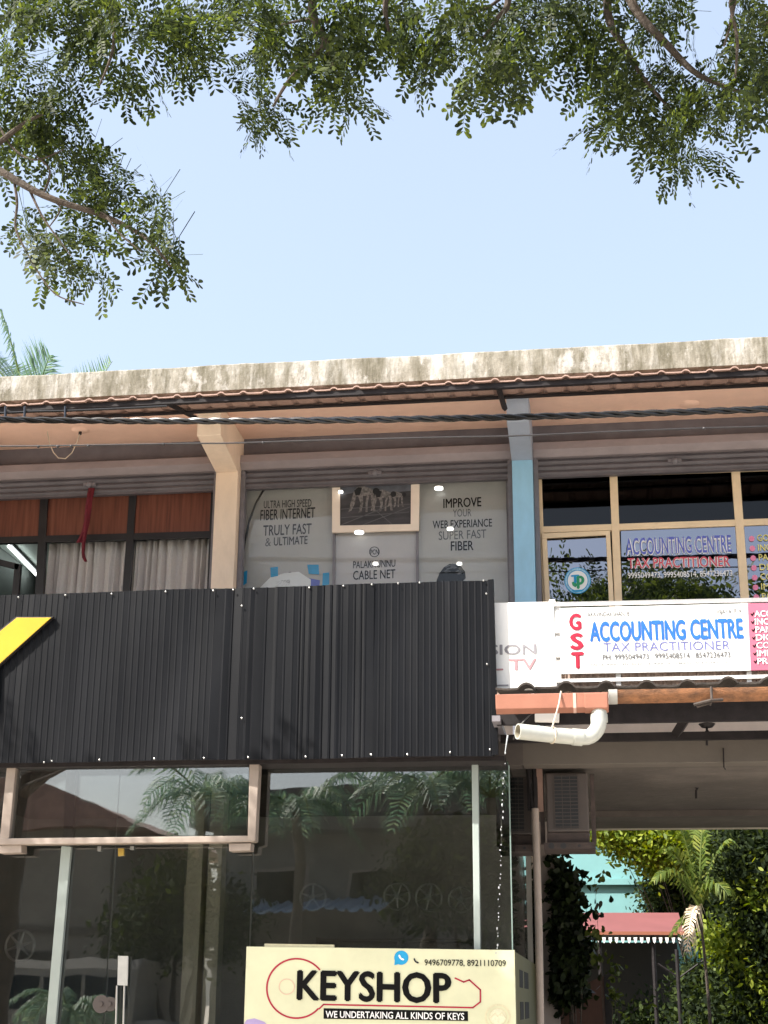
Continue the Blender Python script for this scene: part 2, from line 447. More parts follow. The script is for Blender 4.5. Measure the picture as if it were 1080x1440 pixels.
def line(mb, pts, wpx, Y):
    for (x0, y0), (x1, y1) in zip(pts, pts[1:]):
        l = math.hypot(x1 - x0, y1 - y0); nx, ny = -(y1 - y0) / l * wpx / 2, (x1 - x0) / l * wpx / 2; ex, ey = (x1 - x0) / l * wpx * .3, (y1 - y0) / l * wpx * .3
        mb.flat([(x0 + nx - ex, y0 + ny - ey), (x1 + nx + ex, y1 + ny + ey), (x1 - nx + ex, y1 - ny + ey), (x0 - nx - ex, y0 - ny - ey)], Y)
    return mb


# ------------------------------------------------------------------ ground
g = MB().add([(-400, -400, -.02), (400, -400, -.02), (400, 400, -.02), (-400, 400, -.02)], [(0, 1, 2, 3)]); struct(g.build('ground', K['ground']))
g = MB().add([(-120, -7, 0), (120, -7, 0), (120, 5, 0), (-120, 5, 0)], [(0, 1, 2, 3)]); struct(g.build('road', K['road']))
g = MB().box(-120, 120, 5.0, 12.4, -.02, .12); struct(g.build('pavement', K['paver']))
g = MB().add([(-60, 19.2, .01), (60, 19.2, .01), (60, 90, .01), (-60, 90, .01)], [(0, 1, 2, 3)]); struct(g.build('garden_soil', K['grass']))

# ------------------------------------------------------------------ the building
XL, XR = -9.6, 5.6
YF = 14.3            # pillar fronts
YW = 14.55           # window plane
YB = 19.0            # back of the building
BL = thing('shop_building', 'two storey peach shop row with weathered concrete parapet, grey shutters and dark glass shopfront', 'building', (-2, 14.5, 0))
# parapet: uneven top edge
mb = MB(); n = 120
for side in (0,):
    a = []
    for k in range(n + 1):
        x = XL + (XR - XL) * k / n
        zt = 7.642 + .004 * math.sin(x * 1.3) + .0025 * math.sin(x * 5.1) + random.uniform(-.0035, .0035)
        yy = 13.0 + .004 * math.sin(x * 2.7)
        a.append([(x, yy, 7.36), (x, yy, 7.5), (x, yy + .006, zt - .015), (x, yy + .02, zt), (x, 13.24, zt), (x, 13.24, 7.36)])
    for k in range(n):
        for j in range(6):
            mb.add([a[k][j], a[k + 1][j], a[k + 1][(j + 1) % 6], a[k][(j + 1) % 6]], [(0, 1, 2, 3)])
mb.build('parapet', K['concrete'], BL)
MB().box(XL, XR, 13.244, YB, 7.46, 7.60).build('roof', K['slab'], BL)
MB().box(XL, XR, 13.05, 14.56, 7.43, 7.456).build('soffit', K['peach'], BL)


def tile_sheet(x0, x1, yf, zf, yb, zb, period, hump, wd, th=.016, jit=.004):
    """roof sheet of rounded ridges running front to back"""
    mb = MB(); xs = []; k = 0
    x = x0
    while x < x1:
        dz = random.uniform(-jit, jit); dy = random.uniform(-.012, .012)
        fl = period - wd
        xs += [(x, dz * .5, dy), (x + fl * .5, dz - hump * .08, dy)]
        for j in range(7):
            t = j / 6
            xs.append((x + fl + wd * t, dz + hump * math.sin(math.pi * t) ** .8, dy))
        x += period
    rows = []
    for (yy, zz, fr) in ((yf, zf, 1), (yb, zb, 0)):
        rows.append([(x, yy + (dy if fr else 0), zz + z) for x, z, dy in xs])
    nn = len(xs)
    top = [(p[0], p[1], p[2] + th) for p in rows[0]] + [(p[0], p[1], p[2] + th) for p in rows[1]]
    v = rows[0] + rows[1] + top; f = []
    for i in range(nn - 1):
        f += [(i, i + 1, nn + i + 1, nn + i), (2 * nn + i, 3 * nn + i, 3 * nn + i + 1, 2 * nn + i + 1), (i, 2 * nn + i, 2 * nn + i + 1, i + 1)]
    return mb.add(v, f)


ze_ = P(300, 554.5, 12.72).z
tile_sheet(XL, XR, 12.72, ze_ - .012, 13.3, ze_ + .055, .222, .021, .075, .012).build('eave_tile', K['tile'], BL)
for y, z0, z1 in ((12.75, P(300, 564.5, 12.75).z, ze_ - .014), (13.14, P(300, 578, 13.14).z, ze_ + .022)):
    MB().box(XL, XR, y, y + .05, z0, z1).build('purlin', K['purlin'], BL)
# pillars with brackets that carry the eave
xl0, xl1 = P(304, 660, YF).x, P(335, 660, YF).x
xb0, xb1 = P(720, 660, YF).x, P(749, 660, YF).x
zhl = P(320, 664, YF).z
zht = P(300, 612, 13.5).z
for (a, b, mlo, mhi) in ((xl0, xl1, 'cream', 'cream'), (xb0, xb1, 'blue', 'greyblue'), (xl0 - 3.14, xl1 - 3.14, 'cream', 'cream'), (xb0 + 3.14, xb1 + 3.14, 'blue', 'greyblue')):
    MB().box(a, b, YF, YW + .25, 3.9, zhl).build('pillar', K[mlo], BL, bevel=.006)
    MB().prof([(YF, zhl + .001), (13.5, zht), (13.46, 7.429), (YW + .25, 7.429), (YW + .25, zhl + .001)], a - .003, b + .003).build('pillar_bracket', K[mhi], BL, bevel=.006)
# steel struts under the eave at the two pillars
for (p0, p1, Y0, Y1) in (((235, 567), (276, 588), 12.85, 13.4), ((701, 545), (710, 575), 12.85, 13.4)):
    a, b = P(*p0, Y0), P(*p1, Y1)
    MB().tube([a, b], .028, 4).build('eave_strut', K['purlin'], BL)
bays = [(xl1 - 3.14, xl0), (xl1, xb0), (xb1, xb0 + 3.14)]
for i, (a, b) in enumerate(bays):
    a += .004; b -= .004
    e = .05
    MB().box(a, b, 14.50, 14.62, 7.22, 7.429).build('shutter_lintel', K['slat'], BL)  # shade of the recess put into the colour with the dark steel
    MB().prof([(14.50, 7.223), (14.36, 7.19), (14.34, 7.10), (14.40, 7.035), (14.62, 7.03), (14.62, 7.219)], a, b).build('shutter_hood', K['hood'], BL, bevel=.006)
    mb = MB()
    for k in range(3):
        z1 = 7.029 - k * .062
        mb.prof([(14.455, z1), (14.435, z1 - .03), (14.455, z1 - .058), (14.49, z1 - .058), (14.49, z1)], a + e, b - e)
    mb.box(a + e, b - e, 14.44, 14.50, 6.826, 6.843)
    sh = mb.build('shutter', K['slat'], BL)
    c = (a + b) / 2
    MB().box(c - .07, c + .07, 14.415, 14.436, 6.93, 6.965).ball((c, 14.42, 6.945), .035, 8, 6).build('lock', K['guide'], sh)
    for x in (a, b - e):
        MB().box(x, x + e, 14.42, 14.52, 3.9, 7.02).box(x + .004, x + e - .004, 14.405, 14.42, 6.98, 7.03).build('shutter_guide', K['guide'], BL, bevel=.004)
# outer shell of the upper storey and partitions
MB().box(XL, XR, YB - .2, YB, 3.69, 7.46).build('wall', K['wall'], BL)
MB().box(XL, -.60, YB - .2, YB, .5, 3.688).build('wall', K['wall'], BL)
for x in (XL, -6.95, (xl0 + xl1) / 2 - .06, (xb0 + xb1) / 2 - .06, 2.5, XR - .12):
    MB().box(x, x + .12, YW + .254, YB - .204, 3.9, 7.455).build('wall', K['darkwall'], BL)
MB().box(XL, XR, 13.6, YB - .204, 3.69, 3.895).build('floor_slab', K['slab'], BL)
MB().box(-.62, XR, 13.36, 13.598, 3.66, 3.90).build('beam', K['beam'], BL, bevel=.006)
MB().box(-.62, XR, 17.0, 17.15, 3.62, 3.688).build('beam', K['slab'], BL)
MB().box(XL, -.60, 13.35, 13.598, 3.66, 3.90).build('beam', K['slab'], BL)
# low wall under the upper windows
MB().box(XL, XR, YW, YW + .12, 3.898, 4.9).build('wall', K['wall'], BL)

# ---- window of the curtained office, left bay
wn = MB()
wn.bar((-40, 700), (301, 688), 4, YW, .06)
wn.bar((-160, 764), (301, 751), 9, YW, .06)
for q_ in (((62, 696), (54, 850), 11), ((187, 692), (176, 850), 10), ((-125, 700), (-140, 850), 10), ((299, 688), (292, 850), 4)):
    wn.bar(*q_, YW - .004, .06)
WIN = wn.build('window', K['frame_dark'], BL)
for q in ([(-120, 702), (57, 697), (53, 757), (-120, 762)], [(67, 696), (182, 692), (178, 754), (63, 757)], [(192, 691), (298, 688), (295, 747), (188, 751)]):
    MB().pp(q, YW + .02, .02).build('wood_panel', K['wood'], WIN)
for q in ([(57, 762), (175, 758), (170, 850), (50, 850)], [(186, 757), (295, 753), (291, 850), (178, 850)]):
    MB().pp(q, YW + .025, .006).build('pane', K['glass3'], WIN)
sash = MB().bar((-60, 776), (26, 797), 8, YW - .05, .04).bar((25, 793), (20, 850), 9, YW - .05, .04)
sash.build('sash', K['frame_dark'], WIN)
MB().pp([(-60, 781), (22, 800), (17, 850), (-60, 850)], YW - .03, .006).build('pane', K['glass3'], WIN)
# room behind it
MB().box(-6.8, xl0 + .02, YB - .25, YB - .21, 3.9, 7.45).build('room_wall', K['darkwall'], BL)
MB().box(-6.8, xl0 + .02, YW + .2, YB - .26, 6.66, 6.70).build('room_ceiling', M('room_ceiling_paint', (.46, .52, .48), .8, .05, 3), BL)
ta = PZ(12, 768, 6.59); tb = PZ(52, 809, 6.59)
tl = thing('tube_light', 'lit white fluorescent tube on the ceiling behind the half open window', 'lamp', tuple(ta))
MB().tube([ta, tb], .016, 8).build('tube', K['tube'], tl)
d = (tb - ta).normalized(); s_ = Vector((-d.y, d.x, 0)) * .022
MB().loft([ta + s_ + Vector((0, 0, .032)), ta - s_ + Vector((0, 0, .032)), ta - s_ + Vector((0, 0, .06)), ta + s_ + Vector((0, 0, .06))],
          [tb + s_ + Vector((0, 0, .032)), tb - s_ + Vector((0, 0, .032)), tb - s_ + Vector((0, 0, .06)), tb + s_ + Vector((0, 0, .06))]).build('batten', K['guide'], tl)


def curtain(x0, x1, z0, z1, Y, seed, label, gap):
    rnd = random.Random(seed); mb = MB(); n = 150; rows = 9
    ph = [rnd.uniform(0, 6) for _ in range(6)]
    V = []
    for j in range(rows):
        t = j / (rows - 1)
        for i in range(n + 1):
            u = i / n
            uu = u + .012 * math.sin(2.2 * t + u * 9 + ph[4])
            fold = math.sin(2 * math.pi * (uu * 8.5 + .35 * math.sin(uu * 11 + ph[0])) + ph[1])
            yy = Y + (.03 + .018 * t) * (abs(fold) ** .7) * (1 if fold > 0 else -1) + .012 * math.sin(2 * math.pi * uu * 17 + ph[2] + t)
            xx = x0 + (x1 - x0) * u + gap * t * t * (u > .8) * (u - .8) * 5
            V.append((xx, yy, z1 + (z0 - z1) * t))
    F = [(j * (n + 1) + i, j * (n + 1) + i + 1, (j + 1) * (n + 1) + i + 1, (j + 1) * (n + 1) + i) for j in range(rows - 1) for i in range(n)]
    mb.add(V, F)
    o = mb.build('curtain', K['curtain'], None, smooth=True, loc=((x0 + x1) / 2, Y, z0))
    mo = o.modifiers.new('thick', 'SOLIDIFY'); mo.thickness = .004
    tag(o, label, 'curtain', 'curtains in the upper office window')


zc0, zc1 = 4.95, P(180, 752, YW).z
curtain(P(60, 790, YW).x, P(181, 790, YW).x, zc0, zc1, YW + .17, 3, 'greyish beige pleated curtain behind the red hanging cloth, next to the half open window', .0)
curtain(P(183, 790, YW).x, P(299, 790, YW).x, zc0, zc1, YW + .17, 5, 'greyish beige pleated curtain beside the cream pillar', -.02)

# ---- internet shop window, middle bay
wm = MB()
wm.bar((342, 675), (336, 850), 4, YW, .05).bar((470, 672), (469, 850), 3.5, YW, .05).bar((586, 668), (587, 850), 3.5, YW, .05).bar((713, 664), (717, 850), 4, YW, .05)
wm.bar((338, 684), (716, 673), 4, YW - .004, .05)
WM = wm.build('window', K['guide'], BL)
for q in ([(344, 682), (468, 679), (467, 850), (338, 850)], [(472, 678), (584, 675), (585, 850), (471, 850)], [(588, 675), (711, 672), (715, 850), (589, 850)]):
    MB().pp(q, YW + .012, .006).build('pane', K['glass3'], WM)

YP = YW + .03
T = lambda p, body, x0, x1, bl, br, h, mat, bold=.012, **k: letters(body, (x0, bl), (x1, br), h, YP, K[mat], p, bold, **k)
pA = thing('window_poster', 'pale grey poster reading FIBER INTERNET with blue pictures along its foot', 'poster', tuple(P(405, 850, YP)), 'posters filling the internet shop window')
MB().pp([(343, 680), (469, 677), (468, 850), (337, 850)], YP, .006).build('sheet', K['poster'], pA)
T(pA, 'ULTRA HIGH SPEED', 371, 438, 715, 712.5, 10.5, 'ink_char', .004)
T(pA, 'FIBER INTERNET', 366, 443, 732, 728, 14.5, 'ink_char')
T(pA, 'TRULY FAST', 370, 438, 753.5, 750.5, 14.5, 'ink_char')
T(pA, '&', 373, 381, 768.5, 768, 11.5, 'ink_grey', 0)
T(pA, 'ULTIMATE', 385, 432.5, 767.5, 765, 11.5, 'ink_char')
for pts, mt in (([(338, 806), (348, 802), (347, 820), (338, 826)], 'ink_cyan'), ([(380, 798), (391, 797), (391, 810), (381, 812)], 'ink_cyan'),
                ([(366, 826), (380, 812), (400, 806), (420, 804), (437, 815), (437, 830), (366, 830)], 'ink_white'),
                ([(372, 826), (384, 813), (386, 832), (372, 832)], 'ink_wblue'), ([(400, 808), (408, 804), (418, 809), (402, 810)], 'ink_black'),
                ([(388, 817), (408, 815), (408, 823), (388, 825)], 'ink_char'), ([(432, 794), (448, 794), (449, 808), (434, 807)], 'ink_cyan'),
                ([(429, 812), (450, 816), (449, 826), (430, 825)], 'ink_wblue'), ([(454, 806), (463, 805), (463, 822), (453, 824)], 'ink_cyan')):
    MB().flat(pts, YP - .003 - .0006 * random.random()).build('picture', K[mt], pA)
pB = thing('window_poster', 'pale poster reading CABLE NET under the framed picture', 'poster', tuple(P(528, 850, YP)), 'posters filling the internet shop window')
MB().pp([(471, 676), (586, 673), (587, 850), (470, 850)], YP, .006).build('sheet', K['poster2'], pB)
ring(MB(), 526.5, 776, 6.4, 7.4, YP - .003, n=24).build('logo', K['ink_char'], pB)
T(pB, 'PCN', 521, 532.5, 780, 779.5, 7, 'ink_char', .02)
T(pB, 'PALAKKUNNU', 496.5, 556, 799.5, 797, 10, 'ink_char', .006)
T(pB, 'CABLE NET', 496.5, 556, 815.5, 813, 12.5, 'ink_char')
pC = thing('window_poster', 'pale grey poster reading IMPROVE YOUR WEB EXPERIANCE beside the blue pillar', 'poster', tuple(P(650, 850, YP)), 'posters filling the internet shop window')
MB().pp([(587, 673), (714, 670), (717, 850), (588, 850)], YP, .006).build('sheet', K['poster'], pC)
T(pC, 'IMPROVE', 623.5, 677, 714.5, 712, 13, 'ink_black', .016)
T(pC, 'YOUR', 637, 663, 727, 726, 10.5, 'ink_grey', 0)
T(pC, 'WEB EXPERIANCE', 608.5, 692, 743.5, 740.5, 11, 'ink_black', .01)
T(pC, 'SUPER FAST', 617, 684, 759.5, 756.5, 12, 'ink_grey', .004)
T(pC, 'FIBER', 634, 666, 774.5, 773.5, 13, 'ink_black', .016)
mbh = MB().flat([(612, 834), (614, 816), (618, 806), (624, 798), (632, 793), (641, 793), (649, 797), (654, 804), (655, 813), (650, 818), (652, 834)], YP - .003)
mbh.build('picture', K['ink_black'], pC)
mbh = MB()
for k in range(16):
    a = random.uniform(.3, 2.6); r_ = random.uniform(8, 18); cx, cy = 633 + r_ * math.cos(a), 812 - r_ * math.sin(a)
    mbh.flat([(cx, cy), (cx + 4, cy - 2.2), (cx + 7, cy - 1), (cx + 3, cy + .6)], YP - .0042)
mbh.build('picture', K['ink_grey'], pC)
# picture hung in front of the middle pane
YI = YW - .05
fp = thing('framed_picture', 'cream framed monochrome picture of crouching sprinters above the cable poster', 'picture', tuple(P(528, 747, YI)))
fr = MB(); o4 = [(467, 672), (590, 669), (589, 746), (467, 749)]; i4 = [(478, 676), (578, 673), (577.5, 737), (478, 739)]
for k in range(4):
    j = (k + 1) % 4; fr.pp([o4[k], o4[j], i4[j], i4[k]], YI, .03)
fr.build('frame', K['frame_pic'], fp)
MB().pp([(477, 675), (579, 672), (578.5, 738), (477, 740)], YI + .012, .006).build('print', M('print_grey', (.05, .046, .05), .5, .4, 2.4, stretch=(1, 1, 4)), fp)
yi = YI + .0095
MB().flat([(478.3, 677), (577.7, 674), (577.6, 690), (540, 694), (520, 688), (478.3, 697)], yi + .001).build('print_sky', M('print_sky', (.10, .105, .125), .5, .3, 6), fp)
tk = MB()
for a, b in (((480, 728), (575, 720)), ((480, 738), (545, 712)), ((510, 738), (576, 713)), ((552, 738), (522, 712)), ((480, 716), (577, 709))):
    line(tk, [a, b], 1.1, yi)
tk.build('print_track', K['ink_grey'], fp)
body = M('print_pale', (.19, .175, .17), .5, .5, 40); bd2 = M('print_dark', (.012, .012, .013), .5, .3, 30)
# two crouching figures as printed flat shapes
for dx, dy, sc, mt in ((0, 0, 1, body), (30, 4, .82, body), (52, 5, .6, body)):
    q = lambda pts: [(497 + dx + x * sc, 690 + dy + y * sc) for x, y in pts]
    fg = MB().flat(q([(0, 2), (5, -5), (13, -7), (24, -3), (30, 0), (29, 5), (20, 7), (8, 8), (2, 8)]), yi - .0006 - dx * 1e-5)
    fg.flat(q([(0, 3), (4, 6), (2, 18), (-3, 28), (-7, 30), (-4, 18)]), yi - .0008 - dx * 1e-5).flat(q([(6, 6), (13, 7), (14, 17), (11, 30), (7, 31), (10, 18)]), yi - .001 - dx * 1e-5)
    fg.flat(q([(24, 3), (29, 3), (29, 16), (31, 29), (27, 29), (25, 16)]), yi - .0012 - dx * 1e-5).flat(q([(19, 5), (23, 5), (20, 18), (20, 30), (17, 30), (17, 17)]), yi - .0014 - dx * 1e-5)
    fg.build('print_figure', mt, fp)
    MB().flat([(497 + dx + (32 + 5 * math.cos(t)) * sc, 690 + dy + (1 + 5 * math.sin(t)) * sc) for t in [k * .524 for k in range(12)]], yi - .0016 - dx * 1e-5).build('print_head', bd2, fp)
    MB().flat(q([(1, 0), (7, -5), (12, -4), (9, 6), (3, 7)]), yi - .0018 - dx * 1e-5).build('print_shorts', bd2, fp)
for k, (x, y, rx, nm) in enumerate(((617, 688, 6, 'upper right of the grey poster reading IMPROVE'), (505, 750, 6.5, 'under the lower left corner of the sprinter picture'), (479, 693, 3.4, 'at the left side of the sprinter picture'), (633, 745, 4.5, 'on the word EXPERIANCE'), (528, 794, 3.8, 'on the word PALAKKUNNU'), (646, 794, 3.6, 'above the dark head picture'))):  # glowing discs added in place of ceiling lights mirrored in the glass
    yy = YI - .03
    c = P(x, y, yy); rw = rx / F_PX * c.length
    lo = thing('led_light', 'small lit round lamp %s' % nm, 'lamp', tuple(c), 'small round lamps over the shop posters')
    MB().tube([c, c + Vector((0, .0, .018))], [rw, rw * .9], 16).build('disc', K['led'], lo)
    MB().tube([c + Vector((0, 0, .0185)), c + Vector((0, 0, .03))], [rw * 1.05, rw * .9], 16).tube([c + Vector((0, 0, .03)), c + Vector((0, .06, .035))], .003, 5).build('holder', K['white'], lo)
# loose black cable across the left poster
mb = MB().tube([P(x, y, YW - .04) for x, y in ((378, 680), (370, 690), (360, 708), (351, 732), (345, 758), (341, 785), (338, 815), (337, 845))], .012, 7)
tag(mb.build('loose_cable', K['cable'], None, smooth=True, loc=tuple(P(340, 845, YW))), 'black cable curving down the left side of the FIBER INTERNET poster', 'cable')

# ---- accountant's window, right bay
wa = MB()
wa.bar((758, 670), (1200, 655), 5, YW, .06).bar((755, 745), (1200, 729), 9, YW, .06)
wa.bar((759, 668), (766, 860), 5, YW - .004, .06).bar((862.5, 664), (870, 860), 11, YW - .004, .06).bar((1034, 657), (1049, 860), 12, YW - .004, .06)
WA = wa.build('window', K['frame_cream'], BL, bevel=.004)
sa = MB()
for q in ([(762, 750), (858, 746), (858, 752), (762, 757)], [(762, 757), (769, 757), (774, 860), (767, 860)], [(852, 752), (858, 752), (864, 860), (857, 860)]):
    sa.pp(q, YW - .03, .03)
sa.build('sash', K['frame_cream'], WA, bevel=.003)
for q, mt in (([(761, 672), (857, 668), (860, 740), (763, 744)], 'darkglass'), ([(868, 668), (1028, 662), (1034, 731), (871, 738)], 'darkglass'), ([(1041, 661), (1200, 656), (1200, 727), (1045, 731)], 'darkglass'),
              ([(769, 755), (853, 751), (858, 860), (773, 860)], 'glass2'), ([(873, 744), (1035, 737), (1043, 860), (876, 860)], 'glass2'), ([(1046, 736), (1200, 731), (1200, 860), (1055, 860)], 'glass2')):
    MB().pp(q, YW + .02, .006).build('pane', K[mt], WA)
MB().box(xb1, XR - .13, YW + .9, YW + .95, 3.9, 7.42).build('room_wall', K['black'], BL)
YG = YW + .014
TW = lambda body, x0, x1, bl, br, h, mat, bold=.01, **k: letters(body, (x0, bl), (x1, br), h, YG, K[mat], WA, bold, lift=.007, **k)
TW('ACCOUNTING CENTRE', 880.5, 1029, 780.5, 776, 23.5, 'ink_wblue', .012, outline=(K['ink_white'], .062))
TW('TAX PRACTITIONER', 883, 1027, 799.5, 796.5, 14.5, 'ink_wred', .012, outline=(K['ink_white'], .05))
TW('9995049473, 9995408514, 8547236473', 883, 1030, 813.5, 810, 8, 'ink_white', .014)
for k, (t, w_) in enumerate((('GOVT WORKS', 72), ('INCOME TAX', 70), ('PAN CARD', 58), ('DIGITAL', 50), ('COMPANY', 56), ('IMPORT', 46), ('PARTNER', 52))):
    y = 761 + k * 13.7; x = 1065 + k * 1.1
    TW(t, x, x + w_, y, y - 1.5, 9, 'ink_yellow', .012)
    MB().flat(disc_pts(x - 8, y - 3.5, 4.2, 8), YG - .004).build('bullet', K['ink_pink'], WA)
cx, cy = 812.3, 816.5
MB().flat(disc_pts(cx, cy, 18.5, 40), YG - .003).build('emblem', K['ink_cyan'], WA)
MB().flat(disc_pts(cx, cy, 14, 36), YG - .0045).build('emblem_face', K['ink_white'], WA)
ring(MB(), cx, cy, 15.2, 17.4, YG - .0045, n=40).build('emblem_ring', M('emblem_pale', (.35, .6, .8), .5, .3, 60), WA)
letters('T', (803, 820), (815, 819), 11, YG - .006, K['ink_cyan'], WA, .05)
letters('p', (811, 822), (822, 821), 12, YG - .0065, K['ink_green'], WA, .05)
MB().flat([(804, 819), (809, 817), (812, 823), (809, 826), (805, 823)], YG - .0065).build('emblem_leaf', K['ink_green'], WA)
MB().flat([(803, 830), (822, 829), (818, 832), (807, 832.5)], YG - .006).build('emblem_band', K['ink_cyan'], WA)

# ------------------------------------------------------------------ ground floor shopfront
YS = 12.98
zs0, zs1 = .5, 3.66
GX0, GX1 = XL, P(718, 1200, YS).x
MB().box(XL, GX1 + .05, 12.5, YB - .25, -.01, zs0).build('plinth', K['slab'], BL)
MB().box(XL, GX1, 17.2, 17.3, zs0, 3.68).build('room_wall', M('showroom_wall', (.30, .29, .27), .8, .1, 2, dirt=.4), BL)
MB().box(GX0, GX1 - .02, 12.70, 13.34, 3.60, 3.64).build('canopy_board', K['purlin'], BL)
for x in (-6.9,):
    MB().box(x, x + .12, 13.1, 17.2, zs0, 3.68).build('room_wall', K['darkwall'], BL)
gx = [GX0, P(-70, 1300, YS).x, P(88, 1300, YS).x, P(155, 1300, YS).x, P(352, 1300, YS).x, GX1]
for k, (a, b) in enumerate(zip(gx, gx[1:])):
    top = zs1 - .02
    if k == 2 or k == 3:
        dz = P(150, 1190, YS).z
        gd = MB().box(a + .006, b - .006, YS, YS + .01, zs0 + .01, dz).build('glass_door', K['glass'], BL)
        MB().box(a + .006, b - .006, YS, YS + .01, dz + .012, top).build('shop_window', K['glass'], BL)
        if k == 2:
            MB().pp([(166, 1344), (180, 1344.5), (179, 1386), (165, 1385.5)], YS - .05, .02).build('handle_plate', K['collar'], gd)
            for x in (164.5, 175):
                MB().tube([P(x, 1386, YS - .05), P(x - 3, 1500, YS - .05)], .009, 8).build('handle', K['steel'], gd, smooth=True)
            MB().pp([(137, 1190), (142, 1190), (142, 1197), (137, 1197)], YS - .02, .03).build('patch', K['steel'], gd)
            c = P(143.5, 1412, YS); MB().tube([c + Vector((0, -.03, 0)), c], .075, 24).tube([c + Vector((0, -.045, 0)), c + Vector((0, -.03, 0))], .02, 12).build('lock', K['ac'], gd, smooth=True)
        else:
            MB().pp([(183, 1190), (188, 1190), (188, 1195), (183, 1195)], YS - .02, .03).build('patch', K['steel'], gd)
            c = P(156, 1412, YS); MB().tube([c + Vector((0, -.028, 0)), c], .06, 24).tube([c + Vector((0, -.045, 0)), c + Vector((0, -.028, 0))], .018, 12).build('lock', K['ac'], gd, smooth=True)
            MB().pp([(166, 1193), (174, 1193), (174, 1203), (166, 1204)], YS - .02, .03).build('hinge', K['brass'], gd)
    else:
        MB().box(a + .006, b - .006, YS, YS + .01, zs0 + .01, top).build('shop_window', K['glass'], BL)
# clear side glass of the corner
MB().box(GX1 - .01, GX1, YS + .02, 15.9, zs0 + .01, 3.6).build('shop_window', K['glass'], BL)
MB().box(GX1 - .005, GX1 + .006, YS - .006, YS + .018, zs0, 3.6).build('glass_edge', M('glass_edge', (.18, .24, .22), .2, .1, 5), BL)
# posts and pale transom box
pt = P(94, 1190, YS - .04)
MB().bar((93, 1190), (66, 1500), 13.5, YS - .06, .05).build('post', K['greenpost'], BL, bevel=.004)
MB().bar((667.5, 1060), (673, 1480), 9, YS - .06, .05).build('post', K['greenpost'], BL, bevel=.004)
MB().bar((101, 1068), (95.5, 1178), 14, YS - .06, .05).build('post', K['purlin'], BL)
tf = MB()
YT = 12.74
tf.pp([(11, 1060), (24, 1060), (12, 1183), (-1, 1183)], YT, .12)
tf.pp([(-1, 1179), (357, 1175), (357, 1184), (-1, 1188)], YT - .004, .12)
tf.pp([(351, 1060), (365, 1060), (359, 1183), (348, 1183)], YT - .008, .12)
TF = tf.build('transom_frame', K['frame_pale'], BL, bevel=.006)
for q in ([(-2, 1189), (30, 1188), (30, 1199), (-2, 1200)], [(322, 1186), (353, 1185.5), (352, 1196), (322, 1197)]):
    MB().pp(q, YT + .02, .14).build('block', K['frame_pale'], TF, bevel=.003)
MB().pp([(25, 1060), (351, 1060), (346, 1174), (14, 1178)], YT + .05, .006).build('pane', K['glass'], TF)
# things inside the showroom
c0 = P(259, 1300, 15.0).x; c1 = P(308, 1300, 15.0).x
MB().box(c0, c0 + .16, 15.0, 15.2, zs0, 3.68).box(c1 - .14, c1, 15.0, 15.2, zs0, 3.68).build('inner_post', M('inner_post', (.55, .50, .40), .7, .08, 3), BL)
MB().pp([(259, 1245), (292, 1243), (291, 1345), (257, 1340)], 15.3, .04).build('inner_board', M('inner_board', (.5, .46, .38), .7, .08, 3), BL)
YH = 15.6


def wheel(cx, cy, rpx, label, sp, Y=YH):
    c = P(cx, cy, Y); r = rpx / F_PX * c.length
    t = thing('wheel_cover', label, 'wheel cover', (c.x, c.y, c.z - r), 'wheel covers hung inside the key shop')
    mb = MB(); n = 32
    for k in range(n):
        a, b = 2 * math.pi * k / n, 2 * math.pi * (k + 1) / n
        mb.tube([c + Vector((math.cos(a) * r * .92, 0, math.sin(a) * r * .92)), c + Vector((math.cos(b) * r * .92, 0, math.sin(b) * r * .92))], r * .085, 6, cap=False)
    mb.build('rim', K['wheelm'], t, smooth=True)
    for k in range(sp):
        a = 2 * math.pi * k / sp + .3
        MB().tube([c + Vector((math.cos(a) * r * .12, -.01, math.sin(a) * r * .12)), c + Vector((math.cos(a) * r * .88, 0, math.sin(a) * r * .88))], [r * .11, r * .06], 6).build('spoke', K['wheelm'], t)
    MB().tube([c + Vector((0, -.05, 0)), c + Vector((0, .02, 0))], r * .2, 14).build('hub', K['steel'], t)


wheel(440, 1262, 19, 'dark wheel cover hanging alone, leftmost of the row above the KEYSHOP sign', 5)
wheel(558, 1260, 19, 'dark wheel cover hung touching its neighbour, second from the left above the KEYSHOP sign', 7)
wheel(603, 1262, 19, 'dark wheel cover hung third from the left above the KEYSHOP sign', 6)
wheel(648, 1265, 18, 'dark wheel cover hung beside the pale green post, rightmost above the KEYSHOP sign', 5)
wheel(28, 1330, 21, 'dark six spoke wheel cover hung low behind the glass left of the pale green post', 6, 15.5)
sh = thing('display_shelf', 'dim wooden display shelf standing at the back of the showroom', 'shelf', (-2.6, 16.9, zs0))
for z in (.9, 1.35, 1.8, 2.25):
    MB().box(-3.1, -1.35, 16.85, 17.15, z, z + .03).build('shelf', K['oppwall'], sh)
for x in (-3.13, -2.2, -1.35):
    MB().box(x, x + .03, 16.84, 17.16, zs0, 2.29).build('side_panel', K['oppwall'], sh)

